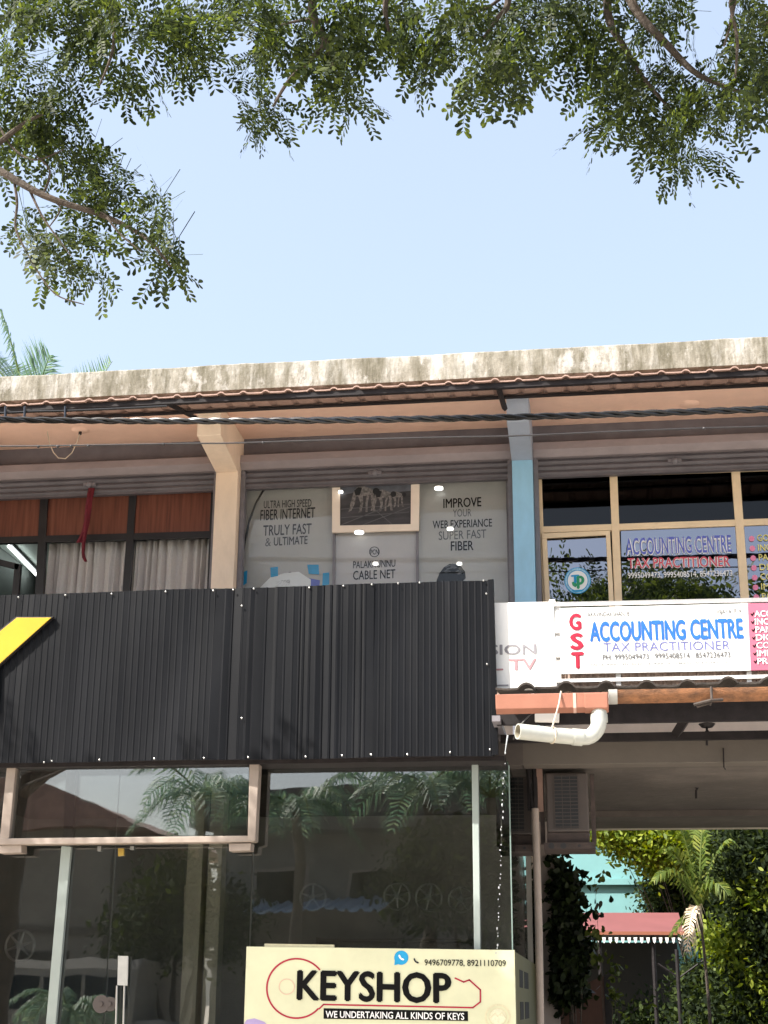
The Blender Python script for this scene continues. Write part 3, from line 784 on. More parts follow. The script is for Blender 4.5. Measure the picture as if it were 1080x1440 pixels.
# ------------------------------------------------------------------ black fascia with its yellow letter
YFA = 12.6
ztop, zbot = 5.20, 3.625
FP = thing('fascia_panel', 'charcoal corrugated metal fascia screwed on above the glass shopfront', 'sign panel', (-4, YFA, zbot))
xe = P(693, 940, YFA).x
seams = [-9.5, -7.2, P(20, 940, YFA).x - .9, P(298, 940, YFA).x, P(383, 940, YFA).x, P(525, 940, YFA).x, xe]
for si, (a, b) in enumerate(zip(seams, seams[1:])):
    pts = []; x = a; yb = (si % 2) * .004
    irregular = si in (3, 4)
    while x < b - .02:
        pw = .058 if not irregular else random.choice((.04, .058, .058, .075, .10))
        tilt = random.uniform(-.0012, .0012) * (1 if not irregular else 4.5)
        rh = .0036 * random.uniform(.7, 1.2)
        pts += [(x, yb + tilt), (x + pw - .020, yb - tilt), (x + pw - .013, yb - rh), (x + pw - .006, yb - rh)]
        x += pw
    pts = [p for p in pts if p[0] < b] + [(b, yb)]
    rows = 7; V = []
    for j in range(rows):
        t = j / (rows - 1)
        for (x, y) in pts:
            V.append((x + .012 * 0, YFA + y + .006 * math.sin(x * 2.3 + t * 3.1 + si) + .003 * math.sin(x * 7 + t * 5), ztop + (zbot - ztop) * t + (.004 * math.sin(x * 3) if j in (0, rows - 1) else 0)))
    nn = len(pts)
    F = [(j * nn + i, j * nn + i + 1, (j + 1) * nn + i + 1, (j + 1) * nn + i) for j in range(rows - 1) for i in range(nn - 1)]
    o = MB().add(V, F).build('metal_sheet', K['panel'], FP)
    mo = o.modifiers.new('thick', 'SOLIDIFY'); mo.thickness = .003; mo.offset = 1
MB().box(-9.5, xe - .01, YFA + .03, YFA + .07, ztop - .06, ztop - .01).box(-9.5, xe - .01, YFA + .03, YFA + .07, zbot + .01, zbot + .06).box(xe - .05, xe - .012, YFA + .031, YFA + .071, zbot + .06, ztop - .06).box(-9.5, xe - .01, YFA + .072, YFA + .10, zbot + .012, ztop - .012).build('backing_frame', K['purlin'], FP)
MB().pp([(686, 815), (694, 814), (701, 1061), (692, 1062)], YFA - .014, .05).build('end_trim', K['panel'], FP, bevel=.003)
sm = MB().ball((0, 0, 0), .0095, 8, 5, (1, .6, 1))
sb = None
for (x, y) in ((26, 840), (92, 837), (157, 835), (233, 832), (300, 830.5), (328, 829.5), (357, 828), (435, 826.5), (483, 824), (523, 822), (560, 820.5), (590, 819.5), (680, 816.5),
               (73, 1070), (140, 1068.5), (217, 1067), (287, 1066), (349, 1065), (430, 1064), (481, 1062.5), (522, 1061.5), (573, 1061), (633, 1058), (689, 1054), (685, 934), (684, 835), (62, 1072), (340, 852), (340, 1010)):
    c = P(x, y, YFA - .018)
    if sb is None:
        me = bpy.data.meshes.new('screw'); me.from_pydata(sm.v, [], sm.f); me.materials.append(K['screw']); sb = bpy.data.objects.new('screw', me); o = sb
    else:
        o = sb.copy()
    COL.objects.link(o); o.parent = FP; o.location = c - Vector(FP.location)
yl = thing('sign_letter', 'glossy yellow raised letter with black returns on the charcoal fascia', 'sign letter', tuple(P(-30, 1003, YFA - .05)))
pl = [(23.5, 868.5), (72, 868.3), (-6, 938), (-6, 1002), (-56, 1002), (-56, 938), (-150, 872), (-98, 871), (-34, 915)]
MB().pp(pl, YFA - .062, .008).build('face', K['yellow'], yl, bevel=.002)
MB().pp([(22.5, 867), (75, 867), (-5, 939.5), (-5, 1003.5), (-57, 1003.5), (-57, 939), (-153, 871), (-98, 869.5), (-34, 913)], YFA - .053, .04).build('return', K['letter_side'], yl)

# ------------------------------------------------------------------ signs on the balcony
YA = 13.0
ws = thing('sign_board', 'overexposed white flex board with faint TELEVISION lettering, half hidden by the charcoal fascia', 'sign', tuple(P(730, 968, YA)))
YA = 12.68
MB().pp([(560, 850), (779, 846), (783, 968), (560, 974)], YA, .05).build('board', K['white'], ws, bevel=.004)
MB().pp([(772, 843), (780.5, 843), (781, 848), (772, 848)], YA + .005, .04).build('frame_corner', K['white'], ws)
letters('TELEVISION', (601, 923), (754.5, 919.5), 14, YA, K['ink_faint'], ws, .02)
letters('DIGITAL TV', (592, 945), (755, 941.5), 15.5, YA, K['ink_fpink'], ws, .02)
MB().flat([(697, 963), (715, 962.5), (715, 964.5), (697, 965)], YA - .004).build('rule', K['ink_faint'], ws)
YA = 13.17
sg = thing('sign_board', 'long white accounting centre board with crimson GST letters and a pink end', 'sign', tuple(P(930, 948, YA)))
MB().pp([(787, 855), (1051.5, 848.5), (1056, 943), (788.5, 948)], YA, .015).build('board', K['white'], sg, bevel=.003)
MB().pp([(1051.5, 848.5), (1200, 845), (1206, 940), (1056, 943)], YA, .015).build('end_board', K['pinkflex'], sg, bevel=.003)
TS = lambda body, x0, x1, bl, br, h, mat, bold=.01, **k: letters(body, (x0, bl), (x1, br), h, YA, K[mat], sg, bold, **k)
TS('G', 800.5, 818, 885.3, 885, 22.5, 'ink_red', .055)
TS('S', 802, 821, 912.8, 912.5, 22.5, 'ink_red', .055)
TS('T', 803.5, 822, 939.5, 939, 22.5, 'ink_red', .055)
TS('ARAVINDAKSHAN. B', 826, 885, 867.5, 866, 6.3, 'ink_char', .0)
TS('VIJAYA. P. K', 1007.5, 1044, 863.5, 862.5, 6.3, 'ink_char', .0)
TS('ACCOUNTING CENTRE', 829.5, 1046, 901.7, 896.8, 27.5, 'ink_blue', .045)
TS('TAX PRACTITIONER', 848.5, 1027, 916.5, 913.2, 12.3, 'ink_lav', .0)
TS('PH: 9995049473 , 9995408514 , 8547236473', 847.5, 1027, 928, 924, 7.6, 'ink_grey', .004)
TS('PALAKUNNU CENTRE PALAKUNNU (P.O) BEKAL VIA KASARAGOD', 831, 1026, 936.6, 932.8, 3.4, 'ink_grey', .0)
for k, (t, w_) in enumerate((('ACCOUNTS', 64), ('INCOME TAX', 74), ('PAN CARD', 62), ('DIGITAL', 52), ('CONSULT', 58), ('IMPORT', 48), ('PROJECT', 54))):
    y = 867.5 + k * 11.1; x = 1061 + k * .75
    TS(t, x, x + w_, y, y - 1.4, 8.6, 'ink_white', .02)
    line(MB(), [(x - 5, y - 4.5), (x - 3.5, y - 2.2), (x - .8, y - 6)], 1.5, YA - .004).build('tick', K['ink_black'], sg)
YRR = 13.187
rl = thing('railing', 'white metal balcony railing behind the accounting signs', 'railing', (1, YRR, 4.3))
for (y0, y1, wd) in ((849.5, 843, 6), (888, 882, 4), (922, 916, 4), (957, 951, 5)):
    mb = MB().bar((690, y0 + 2.2), (1300, y1 - 4.5), wd, YRR, .015); mb.build('rail', K['rail'], rl, smooth=False)
for x in (784, 868, 1052):
    MB().bar((x, 846), (x + 2, 975), 7, YRR + .017, .015).build('post', K['rail'], rl)
bs = thing('balcony_sheet', 'pinkish brown corrugated sheet fixed behind the white balcony railing', 'metal sheet', (1, 13.2, 4.2))
mb = MB(); pts = []
x = -1.0; k = 0
while x < 4.5:
    pts += [(x, 0), (x + .03, 0), (x + .04, -.014), (x + .06, -.014)]; x += .075
za, zb_ = P(900, 969, 12.22).z + .185, P(900, 897, 13.2).z
V = [(x, 13.245 + y, za) for x, y in pts] + [(x, 13.245 + y, zb_) for x, y in pts]; nn = len(pts)
mb.add(V, [(i, i + 1, nn + i + 1, nn + i) for i in range(nn - 1)]).build('sheet', K['sheet'], bs)

# ------------------------------------------------------------------ key shop banner
YK = 12.82
ks = thing('sign_board', 'pale yellow KEYSHOP board with a red key outline in front of the shop glass', 'sign', tuple(P(535, 1490, YK)))
MB().pp([(346.7, 1331), (723.5, 1336), (727, 1500), (341, 1495)], YK, .03).build('board', K['creamflex'], ks, bevel=.002)
TK = lambda body, x0, x1, bl, br, h, mat, bold=.01, **k: letters(body, (x0, bl), (x1, br), h, YK, K[mat], ks, bold, **k)
e = YK - .003
mb = ring(MB(), 417, 1390, 40.6, 43, e, 38, 318, 50)
line(mb, [(449, 1418.5), (455, 1412.6), (665, 1417), (675.5, 1409), (675.5, 1392), (660, 1378), (652, 1381), (640, 1375.5)], 2.2, e - .0004)
mb.build('key_outline', K['ink_red'], ks)
ring(MB(), 403.3, 1387.5, 10.2, 11.3, e, n=30).build('key_hole', M('faded_rose', (.66, .42, .32), .5, .05, 8), ks)
TK('KEYSHOP', 417, 635, 1405, 1410, 41.5, 'ink_black', .035, lift=.006)
MB().flat([(455, 1417.8), (658, 1422), (658.3, 1435.8), (455, 1432.6)], e - .0008).build('tagline_band', K['ink_black'], ks)
TK('WE UNDERTAKING ALL KINDS OF KEYS', 458, 653, 1430.8, 1434, 9.4, 'ink_white', .018, lift=.006)
TK('9496709778, 8921110709', 597, 711.5, 1357.6, 1358.8, 8.6, 'ink_black', .006)
MB().flat(disc_pts(564.3, 1346.8, 10, 28), e).flat([(555, 1351), (560, 1356), (554.5, 1357.5)], e).build('chat_badge', K['ink_cyan'], ks)


def handset(cx, cy, s, mat):
    mb = MB()
    q = disc_pts(cx + 4.2 * s, cy - 4.2 * s, 8.6 * s, 8, 190, 260) + disc_pts(cx + 4.2 * s, cy - 4.2 * s, 5.6 * s, 8, 260, 190)
    mb.flat(q, e - .0022)
    mb.flat([(cx - 5 * s, cy - 3.2 * s), (cx - 3.4 * s, cy - 6 * s), (cx - .8 * s, cy - 3 * s), (cx - 2.2 * s, cy - 1.5 * s)], e - .0026)
    mb.flat([(cx + 3.2 * s, cy + 5 * s), (cx + 6 * s, cy + 3.4 * s), (cx + 3 * s, cy + .8 * s), (cx + 1.5 * s, cy + 2.2 * s)], e - .0026)
    mb.build('phone_glyph', mat, ks)


handset(564, 1346.8, .78, K['ink_white']); handset(585, 1351.5, .75, K['ink_char'])
mb = ring(MB(), 700, 1430, 15.5, 18.5, e, n=40); ring(mb, 700, 1430, 11.5, 13, e, n=36); mb.build('seal_ring', K['ink_gold'], ks)
MB().flat(disc_pts(700, 1430, 11, 30), e - .0004).build('seal_face', M('seal_face', (.72, .70, .50), .5, .1, 60), ks)
line(MB(), [(690, 1431), (696, 1425), (700, 1429), (706, 1424), (711, 1431)], 1.5, e - .001).build('seal_mark', K['ink_gold'], ks)
MB().flat([(343, 1440), (347, 1434), (358, 1432), (372, 1437), (380, 1446), (342, 1470)], e).build('corner_wave', K['ink_violet'], ks)
MB().pp([(372, 1327), (470, 1328.5), (470, 1333), (372, 1332)], YK + .04, .02).build('backing_strip', K['ink_gold'], ks)
# side banner running back from the corner
sbn = thing('side_banner', 'pale yellow banner with dark pictures running back along the corner glass', 'sign', (GX1 + .01, 13.1, .6))
zt_ = P(724, 1339, 13.0).z
MB().box(GX1 + .008, GX1 + .028, 12.86, 17.1, .6, zt_ - .0).build('board', M('olive_flex', (.115, .11, .055), .5, .1, 2), sbn)  # pale yellow flex with its shade put into the colour
for k in range(5):
    z = zt_ - .28 - k * .27
    MB().box(GX1 + .028, GX1 + .031, 13.5, 14.1, z, z + .15).box(GX1 + .028, GX1 + .031, 14.4, 15.2, z, z + .15).build('picture', K['ink_char'], sbn)

# ------------------------------------------------------------------ tiled awning, gutter and pipe on the right
YE = 12.22
AW = thing('awning', 'sooty tiled awning on dark steel purlins over the passage', 'awning', (1.5, 12.8, 3.9))
zE = P(900, 969, YE).z + .03
random.seed(31)
tile_sheet(P(697, 970, YE).x, 5.4, YE, zE - .005, 13.3, zE + .14, .335, .046, .15, .018, .012).build('tiles', K['darktile'], AW)
for (y0, y1, Y, dp) in ((984, 1016, 12.46, .05), (1030, 1041.5, 12.95, .05)):
    a = P(900, y0, Y); b = P(900, y1, Y)
    MB().box(-.78, 5.4, Y, Y + dp, b.z, a.z).build('purlin', K['purlin'], AW)
a = P(952, 1030, 12.9); b = P(966, 1008, 12.5)
MB().tube([a, b], .05, 4).build('strut', K['purlin'], AW)
a = P(702, 1030, 12.95)
MB().box(a.x - .02, a.x + .05, 12.3, 13.3, a.z - .02, a.z + .03).build('strut', K['guide'], AW)
GT = thing('gutter', 'terracotta and rusty rain gutter along the awning edge', 'gutter', (1, 12.05, 3.9))
zg = P(800, 985, 12.05).z
gp = [(12.18, .0), (12.18, -.125), (12.08, -.15), (12.0, -.12), (11.985, .0), (12.0, .0), (12.015, -.105), (12.09, -.13), (12.165, -.11), (12.165, .0)]
zt0 = P(770, 975.5, 12.0).z
xa, xj, xc = P(697, 985, 12.0).x, P(856, 985, 12.0).x, P(866, 985, 12.0).x
MB().prof([(y, zt0 + z) for y, z in gp], xa, xj - .002).build('trough', K['gut_new'], GT, bevel=.004)
xs1, xs2 = P(822, 985, 12.0).x, P(808, 985, 12.0).x
MB().prof([(y + (-.006 if y < 12.1 else .006), zt0 + z - .006) for y, z in gp], xs1, xj - .01).build('outlet', K['gut_new'], GT, bevel=.004)
MB().prof([(y - .004, zt0 + z - .002) for y, z in gp], xs2 - .012, xs2 + .012).build('joint', M('pale_joint', (.7, .45, .38), .5, .05, 5), GT)


def half_trough(x0, x1, yc, zc, r, n=14, lip=.012):
    o_ = [(yc + r * math.cos(t), zc + r * math.sin(t)) for t in [math.pi + math.pi * k / n for k in range(n + 1)]]
    i_ = [(yc + (r - .006) * math.cos(t), zc + (r - .006) * math.sin(t)) for t in [2 * math.pi - math.pi * k / n for k in range(n + 1)]]
    return MB().prof(o_ + i_, x0, x1)


ro = .098
half_trough(xc, 5.4, 12.09, zt0 + .020, ro).add([], []).build('old_trough', K['gut_old'], GT, smooth=True)
half_trough(xj, xc + .015, 12.09, zt0 + .023, ro + .006).build('collar', K['collar'], GT, smooth=True)
c = P(1001, 985, 11.96)
mb = MB().tube([P(1000, 966, 11.98), P(1001, 984, 11.95), P(998, 992, 11.97)], .012, 6).tube([P(976, 991, 11.98), P(999, 985, 11.93), P(1016, 984, 11.98)], .014, 6)
mb.tube([P(980, 994, 11.98), P(1001, 988, 11.94)], .010, 6).build('bracket', M('rusty_bracket', (.05, .037, .03), .8, .3, 20), GT)
# pipe: down stub, elbow, long arm that spills towards the road
pth = [P(842.5, 990, 12.08), P(842.5, 1010, 12.06)]
for k in range(1, 8):
    t = math.pi / 2 * k / 8
    pth.append(P(842.5 - 20 * (1 - math.cos(t)), 1012 + 25 * math.sin(t), 12.05 - .02 * k / 8))
pth += [P(815, 1037, 12.01), P(775, 1033.5, 11.93), P(728, 1028.5, 11.80)]
pr = .064
dpp = MB().tube(pth, pr, 22, cap=False).build('drain_pipe', K['pvc'], GT, smooth=True)
MB().tube(pth[-3:], pr * .86, 22, cap=False).build('pipe_bore', K['pvc_in'], dpp, smooth=True)
MB().tube([pth[1] + Vector((0, 0, .03)), pth[1] + Vector((0, 0, -.035))], pr + .007, 22).build('socket', K['pvc'], dpp, smooth=True)
sk = (pth[-2] - pth[-3]).normalized(); MB().tube([pth[-3] - sk * .02, pth[-3] + sk * .06], pr + .006, 22).build('socket', K['pvc'], dpp, smooth=True)
nd = (pth[-1] - pth[-2]).normalized()
mb = MB()
u = nd.cross(Vector((0, 0, 1))).normalized(); v = nd.cross(u)
rim_o = [pth[-1] + (u * math.cos(t) + v * math.sin(t)) * pr for t in [2 * math.pi * k / 22 for k in range(22)]]
rim_i = [pth[-1] + (u * math.cos(t) + v * math.sin(t)) * pr * .86 for t in [2 * math.pi * k / 22 for k in range(22)]]
mb.add(rim_o + rim_i, [(k, (k + 1) % 22, 22 + (k + 1) % 22, 22 + k) for k in range(22)]).build('pipe_lip', K['pvc'], dpp)
ring_pts = []
pc = P(777, 1033.7, 11.935); ax = (pth[-1] - pth[-2]).normalized(); u = ax.cross(Vector((0, 0, 1))).normalized(); v = ax.cross(u)
lp = [pc + (u * math.cos(t) + v * math.sin(t)) * (pr + .004) for t in [2 * math.pi * k / 16 for k in range(17)]]
MB().tube(lp, .006, 6, cap=False).tube([pc + Vector((0, -.05, pr * .8)), P(786, 990, 11.96), P(789, 972, 11.99)], .007, 6).build('tie_wire', K['wirepale'], GT)
MB().pp([(752, 999), (787, 999), (786, 1016), (752, 1015)], 12.40, .05)
jb = MB().pp([(752, 998), (787, 998), (786, 1015), (752, 1014)], 12.38, .06).build('junction_box', K['rail'], None, bevel=.004, loc=tuple(P(770, 1015, 12.4)))
tag(jb, 'small pale square box under the terracotta gutter', 'junction box')
mb = MB().tube([P(752, 1001, 12.38), P(745, 1006, 12.37), P(737, 1014, 12.36), P(728, 1024, 12.36), P(722, 1040, 12.4)], .008, 6)
tag(mb.build('loose_cable', K['cable'], None, loc=tuple(P(740, 1010, 12.38))), 'short black cable drooping from the small pale box under the gutter', 'cable')
# falling water
wd = MB(); random.seed(5)
wp = [P(714, 1034, 11.76), P(712, 1046, 11.74), P(710, 1060, 11.73)]
wd.tube(wp, [.008, .005, .003], 7)
for k in range(34):
    t = (k / 34) ** .85
    y = 1058 + t * 290 + random.uniform(-3, 3); x = 710 - 12 * t + random.uniform(-1.2, 1.2)
    wd.ball(P(x, y, 11.73 - .05 * t), random.uniform(.0035, .0068), 7, 5, (1, 1, random.uniform(1, 2.2)))
mt, n, L, b = newmat('water'); b.inputs['Base Color'].default_value = (.9, .95, .97, 1); b.inputs['Roughness'].default_value = .03; b.inputs['Transmission Weight'].default_value = .6; b.inputs['IOR'].default_value = 1.33
o = wd.build('falling_water', mt, None, smooth=True); tag(o, 'thin trickle of water drops falling from the open pipe end', 'water', kind='stuff')

# ------------------------------------------------------------------ passage: pipes, air conditioners, column, hooks
tag(MB().tube([P(752.5, 1137, 13.5), P(757.5, 1300, 13.5), P(762, 1560, 13.5)], .034, 12).build('standing_pipe', K['pole'], None, smooth=True, loc=tuple(P(760, 1560, 13.5))), 'pale brown pipe standing at the corner of the passage', 'pipe')
mb = MB()
for k, (xa_, xb_) in enumerate(((735, 744), (742, 749), (747, 754), (756, 752))):
    mb.tube([P(xa_, 1035, 13.7 + k * .05), P((xa_ + xb_) / 2 + 3 * (-1) ** k, 1085, 13.68), P(xb_, 1140, 13.62)], .016 + .006 * (k % 2), 7)
tag(mb.build('pipe_bundle', K['purlin'], None, smooth=True, loc=tuple(P(745, 1100, 13.7))), 'bundle of dark pipes and cables dropping from the passage ceiling behind the water pipe', 'pipes')
tag(MB().bar((757, 1040), (760, 1140), 8, 13.66, .08).build('downpipe', K['opproof'], None, loc=tuple(P(758, 1100, 13.66))), 'dark brown square downpipe above the pale brown standing pipe', 'pipe')


def ac(x0, x1, y0, y1, Y, label):
    a, b = P(x0, y1, Y), P(x1, y0, Y)
    t = thing('air_conditioner', label, 'air conditioner', ((a.x + b.x) / 2, Y, a.z), 'air conditioners hung in the passage')
    w_, h_ = b.x - a.x, b.z - a.z
    MB().box(a.x, b.x, Y, Y + .35, a.z, b.z).build('body', K['ac'], t, bevel=.015)
    gx0, gx1 = a.x + w_ * .2, a.x + w_ * .76
    MB().box(gx0, gx1, Y - .008, Y - .002, a.z + h_ * .06, b.z - h_ * .05).build('grille_back', K['acdark'], t)
    gm = MB()
    for k in range(15):
        z = a.z + h_ * (.08 + .86 * k / 14); gm.box(gx0, gx1, Y - .016, Y - .009, z - .0026, z + .0026)
    for k in range(4):
        x = gx0 + (gx1 - gx0) * k / 3; gm.box(x - .003, x + .003, Y - .018, Y - .0165, a.z + h_ * .06, b.z - h_ * .05)
    gm.build('grille', K['ac'], t)
    br = MB().box(a.x - .03, b.x + .05, Y - .05, Y + .45, a.z - .16, a.z - .10).box(a.x - .06, a.x - .02, Y + .1, Y + .14, a.z - .1, b.z).box(b.x + .02, b.x + .06, Y + .1, Y + .14, a.z - .1, b.z)
    br.box(a.x, b.x, Y + .02, Y + .3, a.z - .099, a.z - .004)
    br.build('hanger', M('hanger_steel', (.07, .05, .045), .7, .3, 8), t)
    hm = MB()
    for u_ in (.1, .38, .75):
        c_ = Vector((a.x + w_ * u_, Y - .052, a.z - .13)); hm.tube([c_, c_ + Vector((0, .01, 0))], .028 if u_ < .7 else .014, 10)
    hm.build('bolt', K['acdark'], t)


ac(769, 826, 1086, 1170, 13.78, 'beige air conditioner with a dark slatted grille hung under the passage ceiling')
ac(706, 746, 1088, 1174, 14.3, 'beige air conditioner half hidden by the edge of the corner glass and the dark pipes')
wc = thing('column', 'grey brown square column wrapped by the dark vine', 'column', (P(773, 1390, 17.4).x, 17.5, 0))
ca, cb = P(761, 1250, 17.4).x, P(782, 1250, 17.4).x
MB().box(ca, cb, 17.4, 17.65, 0, 3.62).build('shaft', M('column_paint', (.34, .29, .27), .8, .1, 3, dirt=.4), wc)
MB().box(ca - .02, cb + .02, 17.38, 17.67, 0, .15).build('base', K['slab'], wc)
pw = thing('board_wall', 'low red brown boarded wall below the vine', 'wall', (0, 17.8, 0))
MB().pp([(752, 1420), (790, 1396), (850, 1372), (858, 1375), (860, 1640), (748, 1640)], 17.8, .08).build('boards', K['hoard'], pw)
MB().box(P(850, 1400, 17.85).x, P(852, 1400, 17.85).x + .06, 17.785, 17.9, 0, P(850, 1371, 17.8).z).build('post', K['purlin'], pw)
for (x, y0, y1, nm, cup) in ((994, 1018, 1048, 'black hook hanging from the purlin of the awning', 1), (979, 1091, 1123, 'black fan hook hanging from the passage ceiling', 0)):
    Y = 13.0 if cup else 15.2
    t = thing('ceiling_hook', nm, 'hook', tuple(P(x, y1, Y)))
    c = P(x, y0, Y); dn = P(x, y1, Y)
    MB().tube([c, c + Vector((0, 0, -.03))], [.075, .05], 12).build('plate', K['purlin'], t)
    MB().tube([c, c + (dn - c) * .3, c + (dn - c) * .45 + Vector((.025, 0, 0)), c + (dn - c) * .65, dn], .012, 6).ball(c + (dn - c) * .45, .026, 8, 6).build('rod', K['purlin'], t)
for (x0, y0, x1, y1, Y) in ((1019, 1046, 1026, 1170, 14.0),):
    tag(MB().tube([P(1017, 1052, 13.35), P(1018, 1079, 13.34), P(1020, 1082, 13.4)], .006, 5).build('wall_wire', K['purlin'], None, loc=tuple(P(1017, 1060, 13.35))), 'thin dark wire running down the passage beam', 'wire')
for (x, y, lb) in ((970, 568, 'round peach ceiling rose on the soffit of the accounting bay'), (113, 605, 'round ceiling rose on the soffit above the wood panelled window, with a looping wire')):
    c = PZ(x, y, 7.43)
    t = thing('ceiling_rose', lb, 'ceiling rose', tuple(c))
    MB().tube([c, c + Vector((0, 0, -.018))], [.10, .07], 20).build('plate', K['peach'], t, smooth=True)
    if x < 500:
        MB().tube([c, c + Vector((0, 0, -.05))], .018, 8).build('socket', K['letter_side'], t)
        w3 = [P(x_, y_, c.y - .02) for x_, y_ in ((112, 611), (108, 622), (101, 637), (92, 645), (82, 644), (75, 636), (70, 624), (67, 610), (67, 600))]
        MB().tube(w3, .006, 6).build('wire', K['wirepale'], t)

# ------------------------------------------------------------------ red cloth on the shutter
rc = MB(); Yr = 14.40


def ribbon(pts, Y):
    V = []; F = []
    for k, (x, y, wd) in enumerate(pts):
        yy = Y + .012 * math.sin(k * 1.7)
        a = P(x - wd / 2, y, yy); b_ = P(x, y + .3, yy - .012); c_ = P(x + wd / 2, y, yy + .006)
        V += [a, b_, c_]
        if k: F += [(3 * k - 3, 3 * k - 2, 3 * k + 1, 3 * k), (3 * k - 2, 3 * k - 1, 3 * k + 2, 3 * k + 1)]
    rc.add(V, F)


ribbon([(129, 686, 8), (127.5, 694, 9), (126, 706, 7), (124.5, 720, 7), (122, 735, 7.5), (119, 748, 8), (116, 757, 10), (114, 763, 12)], Yr)
ribbon([(126, 690, 4), (123, 712, 5), (121, 735, 5), (119, 752, 5), (117.5, 766, 4), (117, 778, 3.5), (118, 784, 4), (121, 790, 3)], Yr - .02)
ribbon([(118, 748, 5), (113, 757, 6), (109.5, 763, 5)], Yr - .035)
o = rc.build('red_cloth', K['redcloth'], None, smooth=True, loc=tuple(P(120, 790, Yr)))
mo = o.modifiers.new('thick', 'SOLIDIFY'); mo.thickness = .006
tag(o, 'knotted dark red cloth strip hanging from the shutter in front of the wood panels', 'cloth')

# ------------------------------------------------------------------ overhead wires
def catmull(pts, n=10):
    out = []
    p = [pts[0]] + pts + [pts[-1]]
    for i in range(1, len(p) - 2):
        for k in range(n):
            t = k / n
            out.append(.5 * ((2 * p[i]) + (-p[i - 1] + p[i + 1]) * t + (2 * p[i - 1] - 5 * p[i] + 4 * p[i + 1] - p[i + 2]) * t * t + (-p[i - 1] + 3 * p[i] - 3 * p[i + 1] + p[i + 2]) * t ** 3))
    return out + [pts[-1]]


Yc = 12.3
ctr = catmull([P(x, y, Yc) for x, y in ((-500, 579), (-150, 586), (0, 590), (200, 592), (400, 591.5), (600, 589), (800, 584.5), (1000, 578), (1150, 572), (1600, 549))], 60)
bc = thing('overhead_cable', 'thick twisted black cable bundle strung below the eave', 'cable', tuple(ctr[len(ctr) // 2]))
acc = [0]
for a, b in zip(ctr, ctr[1:]): acc.append(acc[-1] + (b - a).length)
for s_i in range(3):
    pts = [c + Vector((0, math.cos(d_ * 11 + s_i * 2.094), math.sin(d_ * 11 + s_i * 2.094))) * .0165 for c, d_ in zip(ctr, acc)]
    MB().tube(pts, .0165, 8).build('strand', K['cable'], bc, smooth=True)
mb = MB().tube(catmull([P(x, y, 12.35) for x, y in ((-400, 628), (0, 627.5), (240, 624), (330, 623), (440, 619.5), (620, 615), (720, 613), (860, 607), (990, 602), (1080, 599.5), (1400, 588))], 10), .0075, 6)
for x, y in ((54, 627.5), (81, 627.3), (100, 627), (124, 626.6), (230, 624), (370, 622), (990, 602)):
    mb.ball(P(x, y + .5, 12.33), .014, 8, 6)
tag(mb.build('thin_wire', K['wire'], None, smooth=True, loc=tuple(P(540, 617, 12.35))), 'thin grey wire with small clips across the shutters', 'wire')
mb = MB().tube(catmull([P(x, y, 12.5) for x, y in ((-300, 592), (0, 581), (40, 579), (100, 577.5), (190, 573.5), (235, 571))], 8), .011, 6)
for x in (8, 35, 92):
    mb.tube([P(x, 572, 12.5), P(x - .5, 588, 12.42)], .012, 6)
tag(mb.build('eave_cable', K['cable'], None, smooth=True, loc=tuple(P(40, 580, 12.5))), 'black cable clipped along the eave at its far left end', 'cable')


# ------------------------------------------------------------------ foliage
def rotmats(dirs, rolls):
    t = dirs / np.linalg.norm(dirs, axis=1, keepdims=True)
    up = np.tile(np.array([0., 0, 1]), (len(t), 1)); up[np.abs(t[:, 2]) > .95] = (1, 0, 0)
    u = np.cross(up, t); u /= np.linalg.norm(u, axis=1, keepdims=True); v = np.cross(t, u)
    c, s = np.cos(rolls)[:, None], np.sin(rolls)[:, None]
    return np.stack([t, u * c + v * s, v * c - u * s], axis=2)       # columns: local x, y, z


LEAF = np.array([(0, 0), (.42, .17), (.78, .225), (1, .06), (.95, -.10), (.72, -.22), (.36, -.14)])
STEM = np.array([(0, -1), (.33, -.9), (.66, -.7), (1, 0), (.66, .7), (.33, .9), (0, 1)])      # thin stalk with as many corners as a leaflet


def spray_template(rg, pinnae=6, pairs=7, leaf=.044, plen=.165, twig=.26):
    vs = [np.array([-.12, 0, 0]) + np.array([1., 0, 0]) * (twig + .12) * STEM[:, :1] + np.array([0, 1., 0]) * .0022 * STEM[:, 1:]]
    for p in range(pinnae):
        s = (p + .6) / pinnae * twig; side = 1 if p % 2 else -1
        ang = side * rg.uniform(.55, 1.05) if p < pinnae - 1 else rg.uniform(-.2, .2)
        t = np.array([math.cos(ang), math.sin(ang), rg.uniform(-.35, .15)]); t /= np.linalg.norm(t)
        wv = np.cross(np.array([rg.uniform(-.25, .25), rg.uniform(-.25, .25), 1.]), t); wv /= np.linalg.norm(wv); nv = np.cross(t, wv)
        L = plen * rg.uniform(.75, 1.15)
        vs.append(np.array([s, 0, 0]) + t * L * STEM[:, :1] + wv * .0013 * STEM[:, 1:])
        for q in range(pairs):
            base = np.array([s, 0, 0]) + t * L * (q + .8) / pairs + nv * (-.02 * (q / pairs) ** 2)
            for sg_ in (1, -1):
                a = rg.uniform(.8, 1.15)
                dl = t * math.cos(a) + wv * sg_ * math.sin(a) + nv * rg.uniform(-.3, .15); dl /= np.linalg.norm(dl)
                wl = np.cross(nv, dl); ls = leaf * rg.uniform(.8, 1.15) * (.75 + .35 * q / pairs)
                vs.append(base + dl * ls * LEAF[:, :1] + wl * ls * LEAF[:, 1:])
    return np.concatenate(vs)


